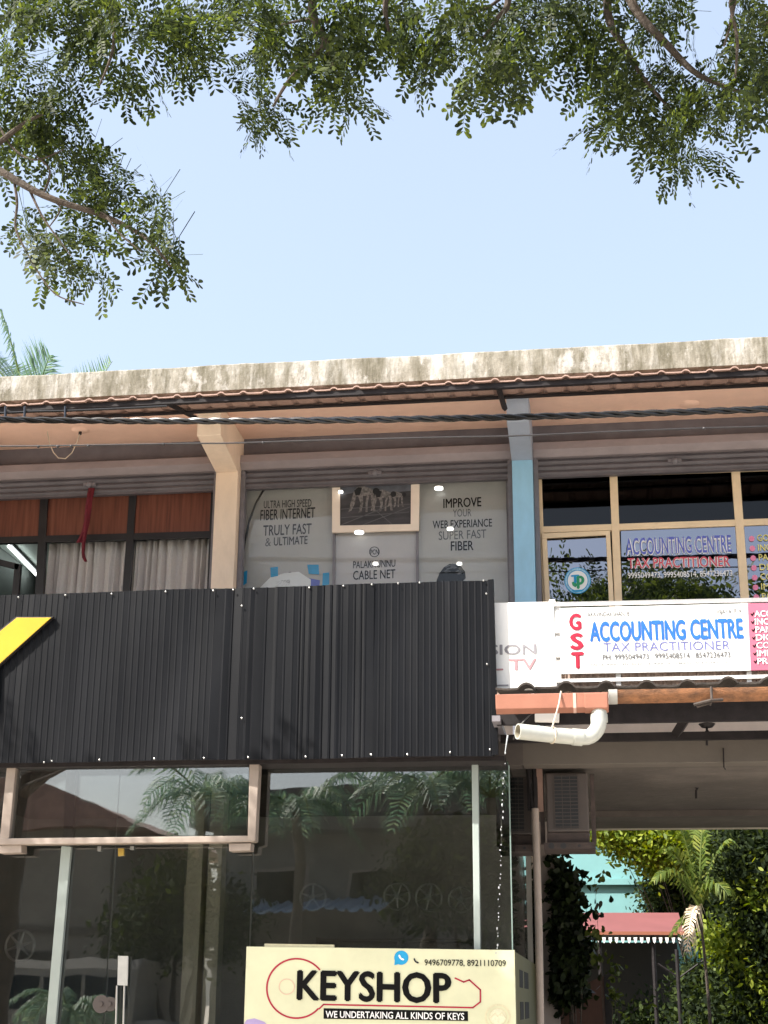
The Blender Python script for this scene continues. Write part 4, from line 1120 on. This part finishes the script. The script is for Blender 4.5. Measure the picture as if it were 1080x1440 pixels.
def scatter(templates, pos, dirs, rolls, scl, k):
    Rm = rotmats(dirs, rolls); out = []
    pick = RNG.integers(0, len(templates), len(pos))
    for i, tp in enumerate(templates):
        m_ = pick == i
        if not m_.any(): continue
        out.append((np.einsum('nij,vj->nvi', Rm[m_], tp) * scl[m_][:, None, None] + pos[m_][:, None, :]).reshape(-1, 3))
    v = np.concatenate(out); return v, np.full(len(v) // k, k)


def bush_template(rg, nleaf=16, leaf=.11, spread=.16, shape=None):
    sh = np.array([(0, 0), (.3, .2), (.65, .2), (1, 0), (.65, -.2), (.3, -.2)]) if shape is None else shape
    vs = []
    for _ in range(nleaf):
        d = rg.normal(size=3); d[2] *= .6; d /= np.linalg.norm(d)
        wv = np.cross(d, rg.normal(size=3)); wv /= np.linalg.norm(wv)
        ls = leaf * rg.uniform(.6, 1.2); b0 = rg.normal(size=3) * spread * .5
        vs.append(b0 + d * ls * sh[:, :1] + wv * ls * sh[:, 1:])
    return np.concatenate(vs)


def blob_points(blobs, dens):
    """points near the surface of a set of ellipsoids (c, radii): shell-weighted so the inside stays open"""
    out = []
    for c, r, n_ in blobs:
        d = RNG.normal(size=(n_, 3)); d /= np.linalg.norm(d, axis=1, keepdims=True)
        rad = RNG.uniform(.35, 1, size=(n_, 1)) ** .6
        out.append(np.array(c) + d * rad * np.array(r))
    return np.concatenate(out)


def smooth_tube(mb, pts, r0, r1, n=8):
    q = catmull([Vector(p) for p in pts], 6); k = len(q)
    return mb.tube(q, [r0 + (r1 - r0) * i / (k - 1) for i in range(k)], n)


# ---- the rain tree over the road, branches hanging into the top of the view
TX, TY = -9.2, 3.8
TR = thing('rain_tree', 'big spreading roadside tree with feathery leaflets hanging into the top of the view', 'tree', (TX, TY, .1))
tk = MB()
smooth_tube(tk, [(TX, TY, 0), (TX + .05, TY, 1.6), (TX + .15, TY + .05, 3.2), (TX + .35, TY + .15, 4.6)], .38, .26, 14)
tk.build('trunk', K['bark'], TR, smooth=True)
top = Vector((TX + .35, TY + .15, 4.6))
mid = P(430, -60, 6.0); rgt = P(860, -70, 6.2); lft = P(-30, 225, 6.4); fr_ = P(1150, -30, 6.0)
hub1 = Vector((-2.9, 5.0, 6.5)); hub2 = Vector((-.9, 5.2, 7.0))
bm_ = MB()
smooth_tube(bm_, [top, (TX + 2.2, TY + .5, 5.8), (TX + 4.4, TY + .8, 6.3), hub1], .2, .11)
smooth_tube(bm_, [hub1, (-2.0, 5.2, 6.9), hub2], .11, .07)
smooth_tube(bm_, [top, (TX + 2.2, TY + 1.4, 5.0), (P(-120, 200, 6.3)), lft, P(62, 275, 6.4), P(150, 305, 6.5), P(205, 335, 6.5), P(240, 375, 6.55)], .034, .006)
smooth_tube(bm_, [hub1, P(300, -120, 6.0), mid, P(440, 20, 6.0), P(463, 70, 6.05), P(468, 92, 6.05)], .034, .014)
smooth_tube(bm_, [P(461, 60, 6.05), P(435, 85, 6.05), P(405, 115, 6.1), P(384, 150, 6.1)], .018, .006)
smooth_tube(bm_, [P(463, 30, 6.05), P(430, 28, 6.1), P(395, 35, 6.1)], .012, .005)
smooth_tube(bm_, [hub2, P(800, -200, 6.2), rgt, P(892, 10, 6.2), P(940, 65, 6.2), P(975, 100, 6.2), P(1010, 118, 6.2), P(1050, 132, 6.25)], .034, .008)
smooth_tube(bm_, [rgt, P(855, 20, 6.3), P(880, 70, 6.3), P(905, 110, 6.3), P(950, 162, 6.35)], .026, .006)
smooth_tube(bm_, [hub2, P(1000, -200, 6.1), fr_, P(1060, 40, 6.1)], .03, .006)
smooth_tube(bm_, [fr_, P(1036, -20, 5.8), P(1037, 60, 5.8), P(1034, 110, 5.8)], .014, .004)
smooth_tube(bm_, [P(1036, -20, 5.8), P(1028, 30, 5.8), P(1018, 65, 5.8)], .012, .004)
smooth_tube(bm_, [hub2, P(700, -160, 6.2), P(715, -10, 6.2), P(700, 25, 6.2), P(678, 55, 6.2)], .03, .006)
smooth_tube(bm_, [P(712, -10, 6.2), P(690, 8, 6.2), P(655, 24, 6.2)], .012, .004)
smooth_tube(bm_, [hub1, P(120, -110, 6.2), P(150, -20, 6.2), P(160, 60, 6.2), P(140, 120, 6.2)], .022, .005)
smooth_tube(bm_, [hub1, P(600, -110, 6.2), P(545, -10, 6.2), P(548, 50, 6.2)], .04, .006)
smooth_tube(bm_, [lft, P(25, 180, 6.4), P(60, 160, 6.4)], .02, .006)
for pts in (((20, 255), (24, 285), (22, 320), (35, 350), (55, 385), (80, 415), (118, 428)), ((42, 268), (60, 305), (85, 340), (100, 360)), ((62, 275), (85, 292), (70, 318)), ((150, 305), (170, 330), (200, 355)), ((0, 180), (20, 210), (50, 225), (90, 210)), ((60, 275), (70, 240), (45, 215))):
    smooth_tube(bm_, [P(x, y, 6.42) for x, y in pts], .008, .003, 6)
bm_.build('branch', K['bark'], TR, smooth=True)

tmpl = [spray_template(RNG) for _ in range(6)]
# clumps: centre in the view, half widths, number of sprays, depth
CL = [(60, 20, 70, 40, 17, 6.2), (150, 30, 70, 45, 17, 6.0), (20, 90, 30, 40, 7, 6.3), (110, 80, 50, 28, 9, 6.4), (250, 35, 60, 45, 14, 6.1), (265, 90, 35, 22, 6, 6.2), (320, 20, 45, 30, 9, 6.2),
      (180, 125, 40, 20, 5, 6.3), (80, 150, 35, 30, 8, 6.3), (30, 175, 40, 40, 12, 6.4), (60, 205, 40, 30, 9, 6.5), (105, 235, 40, 25, 8, 6.5), (150, 270, 40, 25, 8, 6.5), (180, 295, 35, 20, 7, 6.5), (215, 325, 25, 30, 6, 6.5), (232, 372, 18, 22, 4, 6.6),
      (40, 335, 22, 22, 3, 6.4), (75, 365, 28, 22, 4, 6.4), (115, 345, 30, 25, 4, 6.4), (110, 395, 25, 18, 3, 6.4), (10, 225, 15, 25, 4, 6.4),
      (390, 40, 50, 45, 12, 6.2), (370, 100, 40, 30, 7, 6.3), (362, 165, 32, 28, 5, 6.3), (368, 188, 25, 18, 3, 6.3), (440, 90, 35, 35, 9, 6.1), (490, 60, 40, 50, 11, 6.1), (490, 135, 35, 25, 6, 6.2), (470, 20, 45, 25, 8, 6.0),
      (560, 30, 45, 40, 11, 6.2), (600, 70, 50, 40, 12, 6.1), (650, 40, 55, 45, 15, 6.2), (690, 95, 50, 30, 10, 6.1), (680, 130, 28, 16, 3, 6.1), (735, 110, 25, 30, 5, 6.2), (720, 40, 35, 40, 8, 6.2),
      (800, 20, 40, 35, 9, 6.3), (830, 75, 40, 30, 8, 6.3), (860, 120, 35, 30, 7, 6.3), (860, 165, 30, 22, 4, 6.3), (900, 60, 50, 40, 11, 6.2), (950, 30, 40, 25, 5, 6.3), (935, 130, 45, 35, 9, 6.3), (900, 190, 30, 22, 4, 6.3), (960, 190, 38, 32, 8, 6.3), (965, 240, 30, 26, 5, 6.3),
      (1000, 130, 40, 30, 8, 6.2), (1050, 145, 35, 35, 9, 6.2), (1065, 60, 25, 30, 5, 6.1), (1060, 20, 30, 20, 4, 5.9), (1010, 165, 30, 20, 5, 6.2), (1075, 100, 20, 40, 5, 6.2), (770, 15, 30, 25, 5, 6.2)]
pos, dirs = [], []
for cx, cy, rx, ry, n_, Y in CL:
    for _ in range(int(n_ * 1.03 + .5)):
        x = cx + rx * random.gauss(0, .5); y = cy + ry * random.gauss(0, .45) - 8
        p = P(x, y, Y + random.uniform(-.15, .55)); pos.append(tuple(p))
        out_ = (x - cx) / max(rx, 1)
        dirs.append((out_ * .6 + random.uniform(-.6, .6), random.uniform(-.7, .7), -.55 + random.uniform(-.45, .55)))
pos = np.array(pos); dirs = np.array(dirs); pos -= dirs / np.linalg.norm(dirs, axis=1, keepdims=True) * .17
v1, c1_ = scatter(tmpl, pos, dirs, RNG.uniform(-1.2, 1.2, len(pos)), RNG.uniform(.8, 1.12, len(pos)), len(LEAF))
# the rest of the crown, above and beside the view
tm2 = [spray_template(RNG, 5, 4, .115, .32, .42) for _ in range(5)]
bl = []
for _ in range(46):                     # unseen clumps added to the crown to shade the shopfront
    bl.append(((RNG.uniform(-11.5, -4.9), RNG.uniform(8.3, 9.2), RNG.uniform(7.2, 8.3)), (.8, .4, .45), 30))
for _ in range(95):
    a = RNG.uniform(0, 2 * math.pi); rr = math.sqrt(RNG.uniform(0, 1)) * 4.8
    x, y = -1.5 + rr * math.cos(a) * 1.25, 3.2 + rr * math.sin(a) * .95
    if -6.0 < x < -.2 and y > 1.6: continue
    zt_c = 8.5 - .055 * rr * rr + RNG.uniform(-.7, .35)
    bl.append(((x, y, zt_c), (.9, .9, .5), 30))
pb = blob_points(bl, 1)
# keep it out of the part of the air the picture looks through
dv = pb - np.array([0, 0, EYE]); dep = dv @ np.array(Fv); uu = dv @ np.array(Uv) / dep; rr_ = dv @ np.array(Rv) / dep
ypx = 720 - F_PX * uu; xpx = 540 + F_PX * rr_
keep = ~((dep > 0) & (ypx > -130) & (ypx < 1700) & (xpx > -230) & (xpx < 1310))
pb = pb[keep]
db = RNG.normal(size=pb.shape); db[:, 2] -= .5
v2, c2_ = scatter(tm2, pb, db, RNG.uniform(-1.5, 1.5, len(pb)), RNG.uniform(.8, 1.2, len(pb)), len(LEAF))
fast_mesh('crown', np.concatenate([v1, v2]), np.concatenate([c1_, c2_]), K['leaf'], TR)


def frond(mbv, base, tip, sag, nl, llen, lw, rg, droop=.4, side_up=.2, keel=.9):
    """rachis arc from base to tip with leaflets on both sides; vertices are appended polygon by polygon (4 each)"""
    base, tip = Vector(base), Vector(tip); ax = (tip - base); pts = []
    for k in range(13):
        t = k / 12; pts.append(base + ax * t + Vector((0, 0, sag * 4 * t * (1 - t))))
    for k in range(nl):
        t = .1 + .9 * k / nl; i = min(int(t * 12), 11); f_ = t * 12 - i
        p = pts[i].lerp(pts[i + 1], f_); tg = (pts[i + 1] - pts[i]).normalized()
        sd_ = tg.cross(Vector((0, 0, 1)));
        if sd_.length < .1: sd_ = Vector((1, 0, 0))
        sd_.normalize(); upv = sd_.cross(tg)
        ln = llen * (math.sin(math.pi * (.12 + .86 * t)) ** .6) * rg.uniform(.85, 1.1)
        for s in (1, -1):
            d_ = (tg * .55 + sd_ * s * keel + upv * side_up + Vector((rg.uniform(-.12, .12), rg.uniform(-.12, .12), rg.uniform(-.12, .12)))).normalized()
            m_ = p + d_ * ln * .55; e_ = p + (d_ * ln) + Vector((0, 0, -droop * ln))
            wv = tg * lw * .5
            mbv.append([tuple(p - wv * .6), tuple(m_ - wv), tuple(m_ + wv), tuple(p + wv * .6)])
            mbv.append([tuple(m_ - wv), tuple(e_ - wv * .1), tuple(e_ + wv * .1), tuple(m_ + wv)])
    return pts


def palm(name, label, base, hgt, fronds, mat, trunk_r=.14, group=None, dry=()):
    t = thing(name, label, 'palm tree', base, group)
    b0 = Vector(base); crown = b0 + Vector((0, 0, hgt))
    smooth_tube(MB(), [b0, b0 + Vector((.05, 0, hgt * .5)), crown], trunk_r * 1.25, trunk_r * .85, 12).build('trunk', K['palmbark' if trunk_r > .1 else 'bark'], t, smooth=True)
    for i, (tip, sag, nl, ll, lw, kw) in enumerate(fronds):
        q = []
        pts = frond(q, crown, tip, sag, nl, ll, lw, random, **kw)
        o = fast_mesh('frond', np.array([v for f_ in q for v in f_]), [4] * len(q), K['dry'] if i in dry else K[mat], t)
        MB().tube(pts, [.03 - .025 * k / 12 for k in range(13)], 6).build('rachis', K['dry'] if i in dry else K['arecaleaf'], o)
    return t


# ---- coconut palm behind the roof, far left
random.seed(12)
Yq = 25.5
cr = P(40, 585, Yq)
fl = [(tuple(P(2, 436, Yq - .3)), .10, 44, .42, .05, dict(droop=.7, side_up=0, keel=.3)),
      (tuple(P(70, 499, Yq)), .0, 64, 1.05, .03, dict(droop=.05, side_up=.1, keel=.95)),
      (tuple(P(14, 514, Yq + .4)), .0, 54, 1.0, .03, dict(droop=.0, side_up=.3, keel=.9)),
      (tuple(P(-60, 490, Yq + .4)), .35, 40, .8, .03, dict(droop=.1, side_up=.5)),
      
      (tuple(P(158, 508, Yq + .5)), -.5, 70, .80, .028, dict(droop=.0, side_up=.75, keel=1.0)),
      (tuple(P(60, 560, Yq + 2.5)), .5, 36, .95, .035, dict(droop=.2)),
      (tuple(P(-60, 600, Yq + 2.5)), .5, 30, .95, .035, dict(droop=.3)),
      (tuple(P(-60, 640, Yq - 2.3)), .7, 36, .95, .035, dict(droop=.4)),
      (tuple(P(110, 690, Yq - 2.0)), .6, 36, .95, .035, dict(droop=.4))]
palm('coconut_palm', 'coconut palm showing its frond tips above the weathered parapet at left', (cr.x, Yq, 0), cr.z, fl, 'palmleaf')

# ------------------------------------------------------------------ garden behind the passage
YT_ = 31.0
hs = thing('house', 'turquoise painted house behind the shrubs at the end of the passage', 'house', (P(800, 1400, YT_).x, YT_, 0))
hx0, hx1 = P(660, 1250, YT_).x, P(905, 1250, YT_).x
hz = P(800, 1150, YT_).z
MB().box(hx0, hx1, YT_, YT_ + 7, 0, hz).build('wall', K['turq'], hs)
za_, zb2 = P(800, 1234, YT_ - .5).z, P(800, 1242, YT_ - .5).z
MB().box(hx0 - .3, hx1 + .5, YT_ - .10, YT_ - .004, zb2, za_).build('sunshade', K['turq'], hs)
MB().box(hx1 + .004, hx1 + 3, YT_ + 2.2, YT_ + 7, 0, hz).build('wing', K['turq'], hs)
MB().box(hx0 - .4, hx1 + 3.2, YT_ - .4, YT_ + 7.4, hz + .002, hz + .14).build('roof', K['slab'], hs)
wx0, wx1 = P(735, 1250, YT_).x, P(760, 1250, YT_).x
wv_ = MB().box(wx0, wx1, YT_ - .03, YT_ - .004, P(740, 1285, YT_).z, P(740, 1248, YT_).z).build('window', K['frame_dark'], hs)
MB().box(wx0 + .06, wx1 - .06, YT_ - .036, YT_ - .031, P(740, 1282, YT_).z, P(740, 1251, YT_).z).build('pane', K['darkglass'], wv_)

YO = 26.0
po = thing('porch', 'open porch with a faded red sheet roof and a white scalloped fringe', 'porch', (P(850, 1440, YO).x, YO, 0))
ra, rb = P(690, 1314, YO), P(962, 1314, YO); zr = P(850, 1313, YO).z; zr2 = P(850, 1285, YO + 1.2).z
MB().prof([(YO, zr), (YO + 1.4, zr2), (YO + 1.4, zr2 + .03), (YO, zr + .03)], ra.x, rb.x).build('roof', K['redroof'], po)
MB().prof([(YO + 1.402, zr2 - .06), (YO + 1.402, zr2 + .03), (YO + 2.8, zr + .03), (YO + 2.8, zr)], ra.x, rb.x).build('rear_roof', K['redroof'], po)
MB().box(ra.x - .03, rb.x + .03, YO - .05, YO - .004, zr - .02, zr + .035).build('roof_edge', K['roofedge'], po)
fm = MB(); x = P(838, 1320, YO).x
n_ = 0
while x < rb.x - .1:
    zf_ = zr - .06
    fm.loft([(x, YO - .03, zf_), (x + .06, YO - .03, zf_), (x + .05, YO - .03, zf_ - .07), (x + .03, YO - .03, zf_ - .10), (x + .01, YO - .03, zf_ - .07)],
            [(x, YO - .02, zf_), (x + .06, YO - .02, zf_), (x + .05, YO - .02, zf_ - .07), (x + .03, YO - .02, zf_ - .10), (x + .01, YO - .02, zf_ - .07)])
    x += .105
fm.build('fringe', K['rail'], po)
MB().box(ra.x, rb.x, YO + 2.4, YO + 2.5, 0, zr - .05).build('rear_wall', K['oppdark'], po)
for px_ in (700, 846, 922):
    q = P(px_, 1400, YO + .1); MB().tube([(q.x, YO + .1, 0), (q.x, YO + .1, zr - .02)], .035, 8).build('post', K['purlin'], po)
q = P(955, 1400, 24.0)
tag(MB().tube([(q.x, 24, 0), (q.x, 24, P(955, 1335, 24).z)], .03, 8).tube([P(955, 1375, 24), P(990, 1350, 24)], .016, 6).tube([P(955, 1375, 24), P(925, 1355, 24)], .016, 6).build('thin_post', K['purlin'], None, loc=(q.x, 24, 0)), 'thin dark post with slanting braces in front of the porch', 'post')

random.seed(3)
btm = [bush_template(RNG, 18, .13, .32) for _ in range(5)]
btd = [bush_template(RNG, 22, .115, .34) for _ in range(5)]


def bush(name, label, cat, blobs, mat, stem, tm, group=None, sc=(.8, 1.2), root=None):
    c = np.mean([b[0] for b in blobs], axis=0)
    base = (float(c[0]), float(c[1]), 0) if root is None else (P(*root).x, root[2], 0)
    t = thing(name, label, cat, base, group)
    p = blob_points(blobs, 1)
    v, cc = scatter(tm, p, RNG.normal(size=p.shape), RNG.uniform(-3, 3, len(p)), RNG.uniform(*sc, len(p)), 6)
    fast_mesh('crown', v, cc, K[mat], t)
    mb = MB()
    for (bc, br, n_) in blobs:
        smooth_tube(mb, [base, (base[0] * .6 + bc[0] * .4, base[1] * .6 + bc[1] * .4, bc[2] * .5), bc], stem, stem * .3, 7)
    mb.build('trunk', K['bark'], t, smooth=True)
    return t


def bp(x, y, Y, rx, ry, rd, n_):
    c = P(x, y, Y); k = c.length / F_PX
    return (tuple(c), (rx * k, rd, ry * k), n_)


bush('leafy_shrub', 'sunlit yellow green shrub spilling over the turquoise house', 'shrub', [bp(866, 1166, 28.2, 26, 24, .6, 90), bp(905, 1180, 28.2, 36, 30, .7, 150), bp(850, 1150, 28.2, 50, 34, .7, 110), bp(945, 1185, 28, 40, 34, .7, 150), bp(985, 1175, 28.3, 36, 30, .6, 100), bp(900, 1130, 28.4, 80, 40, .9, 120), bp(925, 1218, 28.1, 12, 8, .3, 16)], 'shrub', .014, btm, root=(1000, 1400, 29.2))
bush('leafy_shrub', 'sunlit shrub glimpsed between the corner glass and the standing pipe', 'shrub', [bp(735, 1200, 28.5, 30, 26, .6, 70), bp(725, 1160, 28.5, 30, 40, .6, 70)], 'shrub', .014, btm, root=(735, 1400, 28.9))
bush('leafy_shrub', 'low yellow green shrub in front of the dark tree at the right edge', 'shrub', [bp(1012, 1322, 23.2, 20, 22, .4, 42), bp(1040, 1345, 23.2, 26, 34, .4, 40), bp(1064, 1255, 23.0, 20, 26, .3, 24), bp(1066, 1390, 23.2, 22, 44, .4, 40)], 'shrub', .014, btm, sc=(.7, 1.0), root=(1075, 1440, 23.4))
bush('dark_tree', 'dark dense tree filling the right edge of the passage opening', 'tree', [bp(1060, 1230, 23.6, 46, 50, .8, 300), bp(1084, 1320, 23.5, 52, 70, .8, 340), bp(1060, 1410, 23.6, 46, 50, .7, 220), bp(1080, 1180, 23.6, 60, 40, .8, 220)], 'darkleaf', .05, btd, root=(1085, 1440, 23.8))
bush('dark_bush', 'dark bush in the shade under the porch, beside the thin post', 'bush', [bp(935, 1440, 26.6, 40, 18, .4, 40), bp(990, 1405, 25.4, 34, 50, .5, 130), bp(900, 1440, 26.8, 30, 20, .3, 30), bp(1012, 1440, 24.8, 40, 40, .5, 110)], 'darkleaf', .02, btd)
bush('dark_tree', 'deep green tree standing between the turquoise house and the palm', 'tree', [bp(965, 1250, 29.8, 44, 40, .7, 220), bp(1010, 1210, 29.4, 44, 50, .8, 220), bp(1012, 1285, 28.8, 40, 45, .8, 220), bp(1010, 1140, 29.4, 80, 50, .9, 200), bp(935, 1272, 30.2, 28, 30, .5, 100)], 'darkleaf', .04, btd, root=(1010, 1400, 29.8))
# far hedge of trees that closes the view
far = []
for k in range(16):
    far.append(((-6 + k * 1.3, 42 + random.uniform(-1, 1), 3.0 + random.uniform(-.6, .8)), (1.3, 1.2, 2.6), 150))
p = blob_points(far, 1); v, cc = scatter([t * 1.9 for t in btd], p, RNG.normal(size=p.shape), RNG.uniform(-3, 3, len(p)), RNG.uniform(.8, 1.2, len(p)), 6)
o = fast_mesh('far_trees', v, cc, K['darkleaf'], None, loc=(4, 42, 0)); tag(o, 'far mass of trees behind the turquoise house', 'trees', kind='stuff')
# vine on the column
vt = [bush_template(RNG, 12, .10, .12, np.array([(0, 0), (.12, .3), (.4, .38), (1, 0), (.4, -.38), (.12, -.3)])) for _ in range(4)]
bush('climbing_vine', 'dark broad leaved vine climbing the passage column', 'vine', [bp(792, 1258, 17.3, 5, 26, .14, 40), bp(797, 1300, 17.2, 11, 32, .16, 90), bp(803, 1345, 17.2, 16, 30, .16, 110), bp(800, 1392, 17.3, 18, 20, .16, 70), bp(787, 1215, 17.3, 4, 16, .1, 8), bp(808, 1234, 17.3, 14, 5, .08, 3), bp(824, 1282, 17.2, 8, 10, .1, 4)], 'vine', .015, vt)
bush('climbing_vine', 'pale green vine shoot dangling at the right of the dark vine', 'vine', [bp(840, 1318, 17.0, 4, 8, .05, 2), bp(845, 1345, 17.0, 4, 8, .05, 2), bp(862, 1366, 17.0, 7, 6, .05, 3), bp(866, 1396, 17.0, 6, 8, .05, 3), bp(836, 1236, 17.0, 6, 6, .05, 1)], 'vine_pale', .005, vt, sc=(.6, .9))
bush('climbing_vine', 'dark vine leaves behind the standing pipe, next to the corner glass', 'vine', [bp(742, 1260, 17.9, 16, 40, .2, 50), bp(738, 1310, 17.9, 20, 50, .2, 70), bp(745, 1370, 17.8, 15, 40, .2, 50)], 'vine', .012, vt)
# areca palm with a yellowing and a dry frond
random.seed(21)
ab = P(984, 1278, 22.5)
af = [(tuple(P(935, 1195, 22.3)), .25, 22, .34, .04, dict(droop=.4)), (tuple(P(990, 1150, 22.6)), .2, 22, .36, .04, dict(droop=.3)), (tuple(P(1030, 1185, 22.5)), .25, 22, .34, .04, dict(droop=.4)),
      (tuple(P(918, 1240, 22.2)), .3, 22, .30, .04, dict(droop=.6)), (tuple(P(1025, 1260, 22.1)), .25, 20, .28, .04, dict(droop=.7)), (tuple(P(958, 1165, 22.6)), .15, 22, .32, .04, dict(droop=.3)),
      (tuple(P(942, 1318, 22.0)), .05, 26, .16, .045, dict(droop=.5, keel=.4)), (tuple(P(966, 1340, 21.9)), .22, 24, .26, .035, dict(droop=.9, keel=.5))]
palm('areca_palm', 'slender palm with yellow green fronds and one dry drooping frond before the porch', (ab.x, 22.5, 0), ab.z, af, 'arecaleaf', .022, dry=(7,))

# ------------------------------------------------------------------ across the road (seen as reflections in the glass)
random.seed(9)
YQ = -13.0; YV = 2 * YS - YQ          # mirrored depth, used to place what the glass shows
oa = thing('warehouse', 'warehouse with an arched sheet roof across the road, mirrored in the shop glass', 'building', (P(60, 1400, YV).x, YQ, 0))
x0, x1 = P(-260, 1300, YV).x, P(150, 1300, YV).x
zt1 = P(100, 1170, YV).z
MB().box(x0, x1, YQ - 10, YQ, 0, zt1).build('wall', K['oppwall'], oa)
ar = [(x0 - .3 + (x1 - x0 + 1.4) * k / 16, zt1 + .01 + 1.5 * math.sin(math.pi * k / 16)) for k in range(17)]
MB().loft([(x, YQ + .6, z) for x, z in ar], [(x, YQ - 10.4, z) for x, z in ar]).build('roof', K['opproof'], oa)
for k in range(3):
    xx = x0 + (x1 - x0) * (.15 + .28 * k)
    MB().box(xx, xx + 1.4, YQ + .002, YQ + .05, .05, 2.9).build('shutter_door', K['oppdark'], oa)
MB().box(x0, x1, YQ + .004, YQ + .06, 3.3, 3.5).build('ledge', K['beam'], oa)
ob_ = thing('shop_house', 'flat roofed shop house across the road, mirrored in the shop glass', 'building', (P(600, 1400, YV).x, YQ, 0))
x0, x1 = P(300, 1300, YV).x, P(1000, 1300, YV).x
zt2 = P(500, 1112, YV).z; zt3 = P(500, 1168, YV).z
MB().box(x0, x1, YQ - 10, YQ, 0, zt3).build('wall', K['oppwall'], ob_)
MB().box(x0 - .4, x1 + .4, YQ - 10.2, YQ + .9, zt3 + .003, zt3 + .35).box(x0 - .4, x1 + .4, YQ + .7, YQ + .9, zt3 + .36, zt2).build('parapet', K['beam'], ob_)
tile_sheet(P(215, 1280, YV).x, P(540, 1280, YV).x, YQ + 2.6, P(450, 1292, YV).z, YQ + .01, P(450, 1268, YV).z, .34, .07, .16).build('awning', K['blueroof'], ob_)
for k in range(5):
    xx = x0 + 1 + k * 2.6
    MB().box(xx, xx + 1.7, YQ + .003, YQ + .05, .05, 2.6).build('shutter_door', K['oppdark'], ob_)
    wn_ = MB().box(xx, xx + 1.5, YQ + .003, YQ + .04, 3.9, 5.0).build('window', K['frame_pale'], ob_)
    MB().box(xx + .1, xx + 1.4, YQ + .042, YQ + .05, 4.0, 4.9).build('pane', K['darkglass'], wn_)
for i, (px_, py_, sc_) in enumerate(((290, 1130, 1.0), (600, 1120, 1.1), (690, 1120, 1.0), (420, 1140, .9))):
    Yp = -8.0; q = P(px_, py_, 2 * YS - Yp)
    fr2 = []
    for k in range(11):
        a = 2 * math.pi * k / 11 + .2 * i; rr = 2.0 * sc_ * random.uniform(.8, 1.1)
        fr2.append(((q.x + rr * math.cos(a), Yp + rr * math.sin(a), q.z + random.uniform(-.9, .7)), .5, 22, .7, .06, dict(droop=.5)))
    palm('coconut_palm', ('coconut palm across the road, mirrored beside the arched roof', 'tall coconut palm across the road, mirrored left of the pale green post', 'coconut palm across the road, mirrored right of the pale green post', 'short coconut palm across the road, mirrored over the KEYSHOP board')[i], (q.x, Yp, 0), q.z, fr2, 'palmleaf', group='palms across the road')

# ---- van parked across the road
q = P(120, 1400, 2 * YS + 6.5)
vn = thing('parked_van', 'pale high roofed van parked across the road, mirrored low in the shop door', 'van', (q.x, -6.5, 0))
vx = q.x
MB().prof([(-5.6, .45), (-5.55, 1.35), (-5.75, 2.25), (-5.95, 2.45), (-7.25, 2.45), (-7.4, 2.2), (-7.45, .45)], vx - 2.1, vx + 1.4).build('body', K['oppwall'], vn, bevel=.06)
MB().prof([(-5.58, .45), (-5.58, 1.2), (-7.42, 1.2), (-7.42, .45)], vx + 1.402, vx + 2.1).build('bonnet', K['oppwall'], vn, bevel=.08)
for a_, b_ in ((-1.9, -.8), (-.7, .2), (.3, 1.2)):
    MB().prof([(-5.56, 1.42), (-5.70, 2.1), (-5.73, 2.1), (-5.60, 1.42)], vx + a_, vx + b_).build('side_window', K['darkglass'], vn)
for a_ in (-1.4, 1.3):
    for yy in (-5.55, -7.4):
        w_ = MB().tube([(vx + a_, yy - .1, .35), (vx + a_, yy + .1, .35)], .35, 20).build('wheel', K['black'], vn)
        MB().tube([(vx + a_, yy - .11, .35), (vx + a_, yy + .11, .35)], .2, 16).build('rim', K['steel'], w_)

# ---- low palm clump by the roadside, mirrored behind the door handle
random.seed(44)
q = P(95, 1425, 2 * YS + 3.2)
fr3 = []
for k in range(12):
    a = 2 * math.pi * k / 12; rr = 1.25 * random.uniform(.75, 1.1)
    fr3.append(((q.x + rr * math.cos(a), -3.2 + .8 * rr * math.sin(a), q.z + random.uniform(-.5, .25)), .35, 24, .42, .045, dict(droop=.4)))
palm('potted_palm', 'low palm clump beside the road, mirrored low behind the door handle', (q.x, -3.2, 0), q.z, fr3, 'palmleaf', .06)

# ---- leafy trees across the road, mirrored over the showroom
def across(px, py, Y, rx, ry, rd, n_):
    c = P(px, py, 2 * YS - Y); k = (c - Vector((0, 0, EYE))).length / F_PX
    return ((c.x, Y, c.z), (rx * k, rd, ry * k), n_)


bush('roadside_tree', 'leafy tree across the road, mirrored beside the right pale green post', 'tree', [across(640, 1215, -7.5, 60, 50, 1.0, 150), across(590, 1250, -7.4, 45, 40, .9, 110), across(690, 1270, -7.4, 45, 60, .9, 120)], 'darkleaf', .09, [t * 1.7 for t in btd], group='trees across the road')
bush('roadside_tree', 'leafy tree across the road, mirrored left of the KEYSHOP board', 'tree', [across(250, 1260, -7.5, 40, 36, .9, 90), across(300, 1300, -7.4, 45, 40, .9, 100), across(200, 1310, -7.4, 40, 40, .9, 80)], 'darkleaf', .09, [t * 1.7 for t in btd], group='trees across the road')
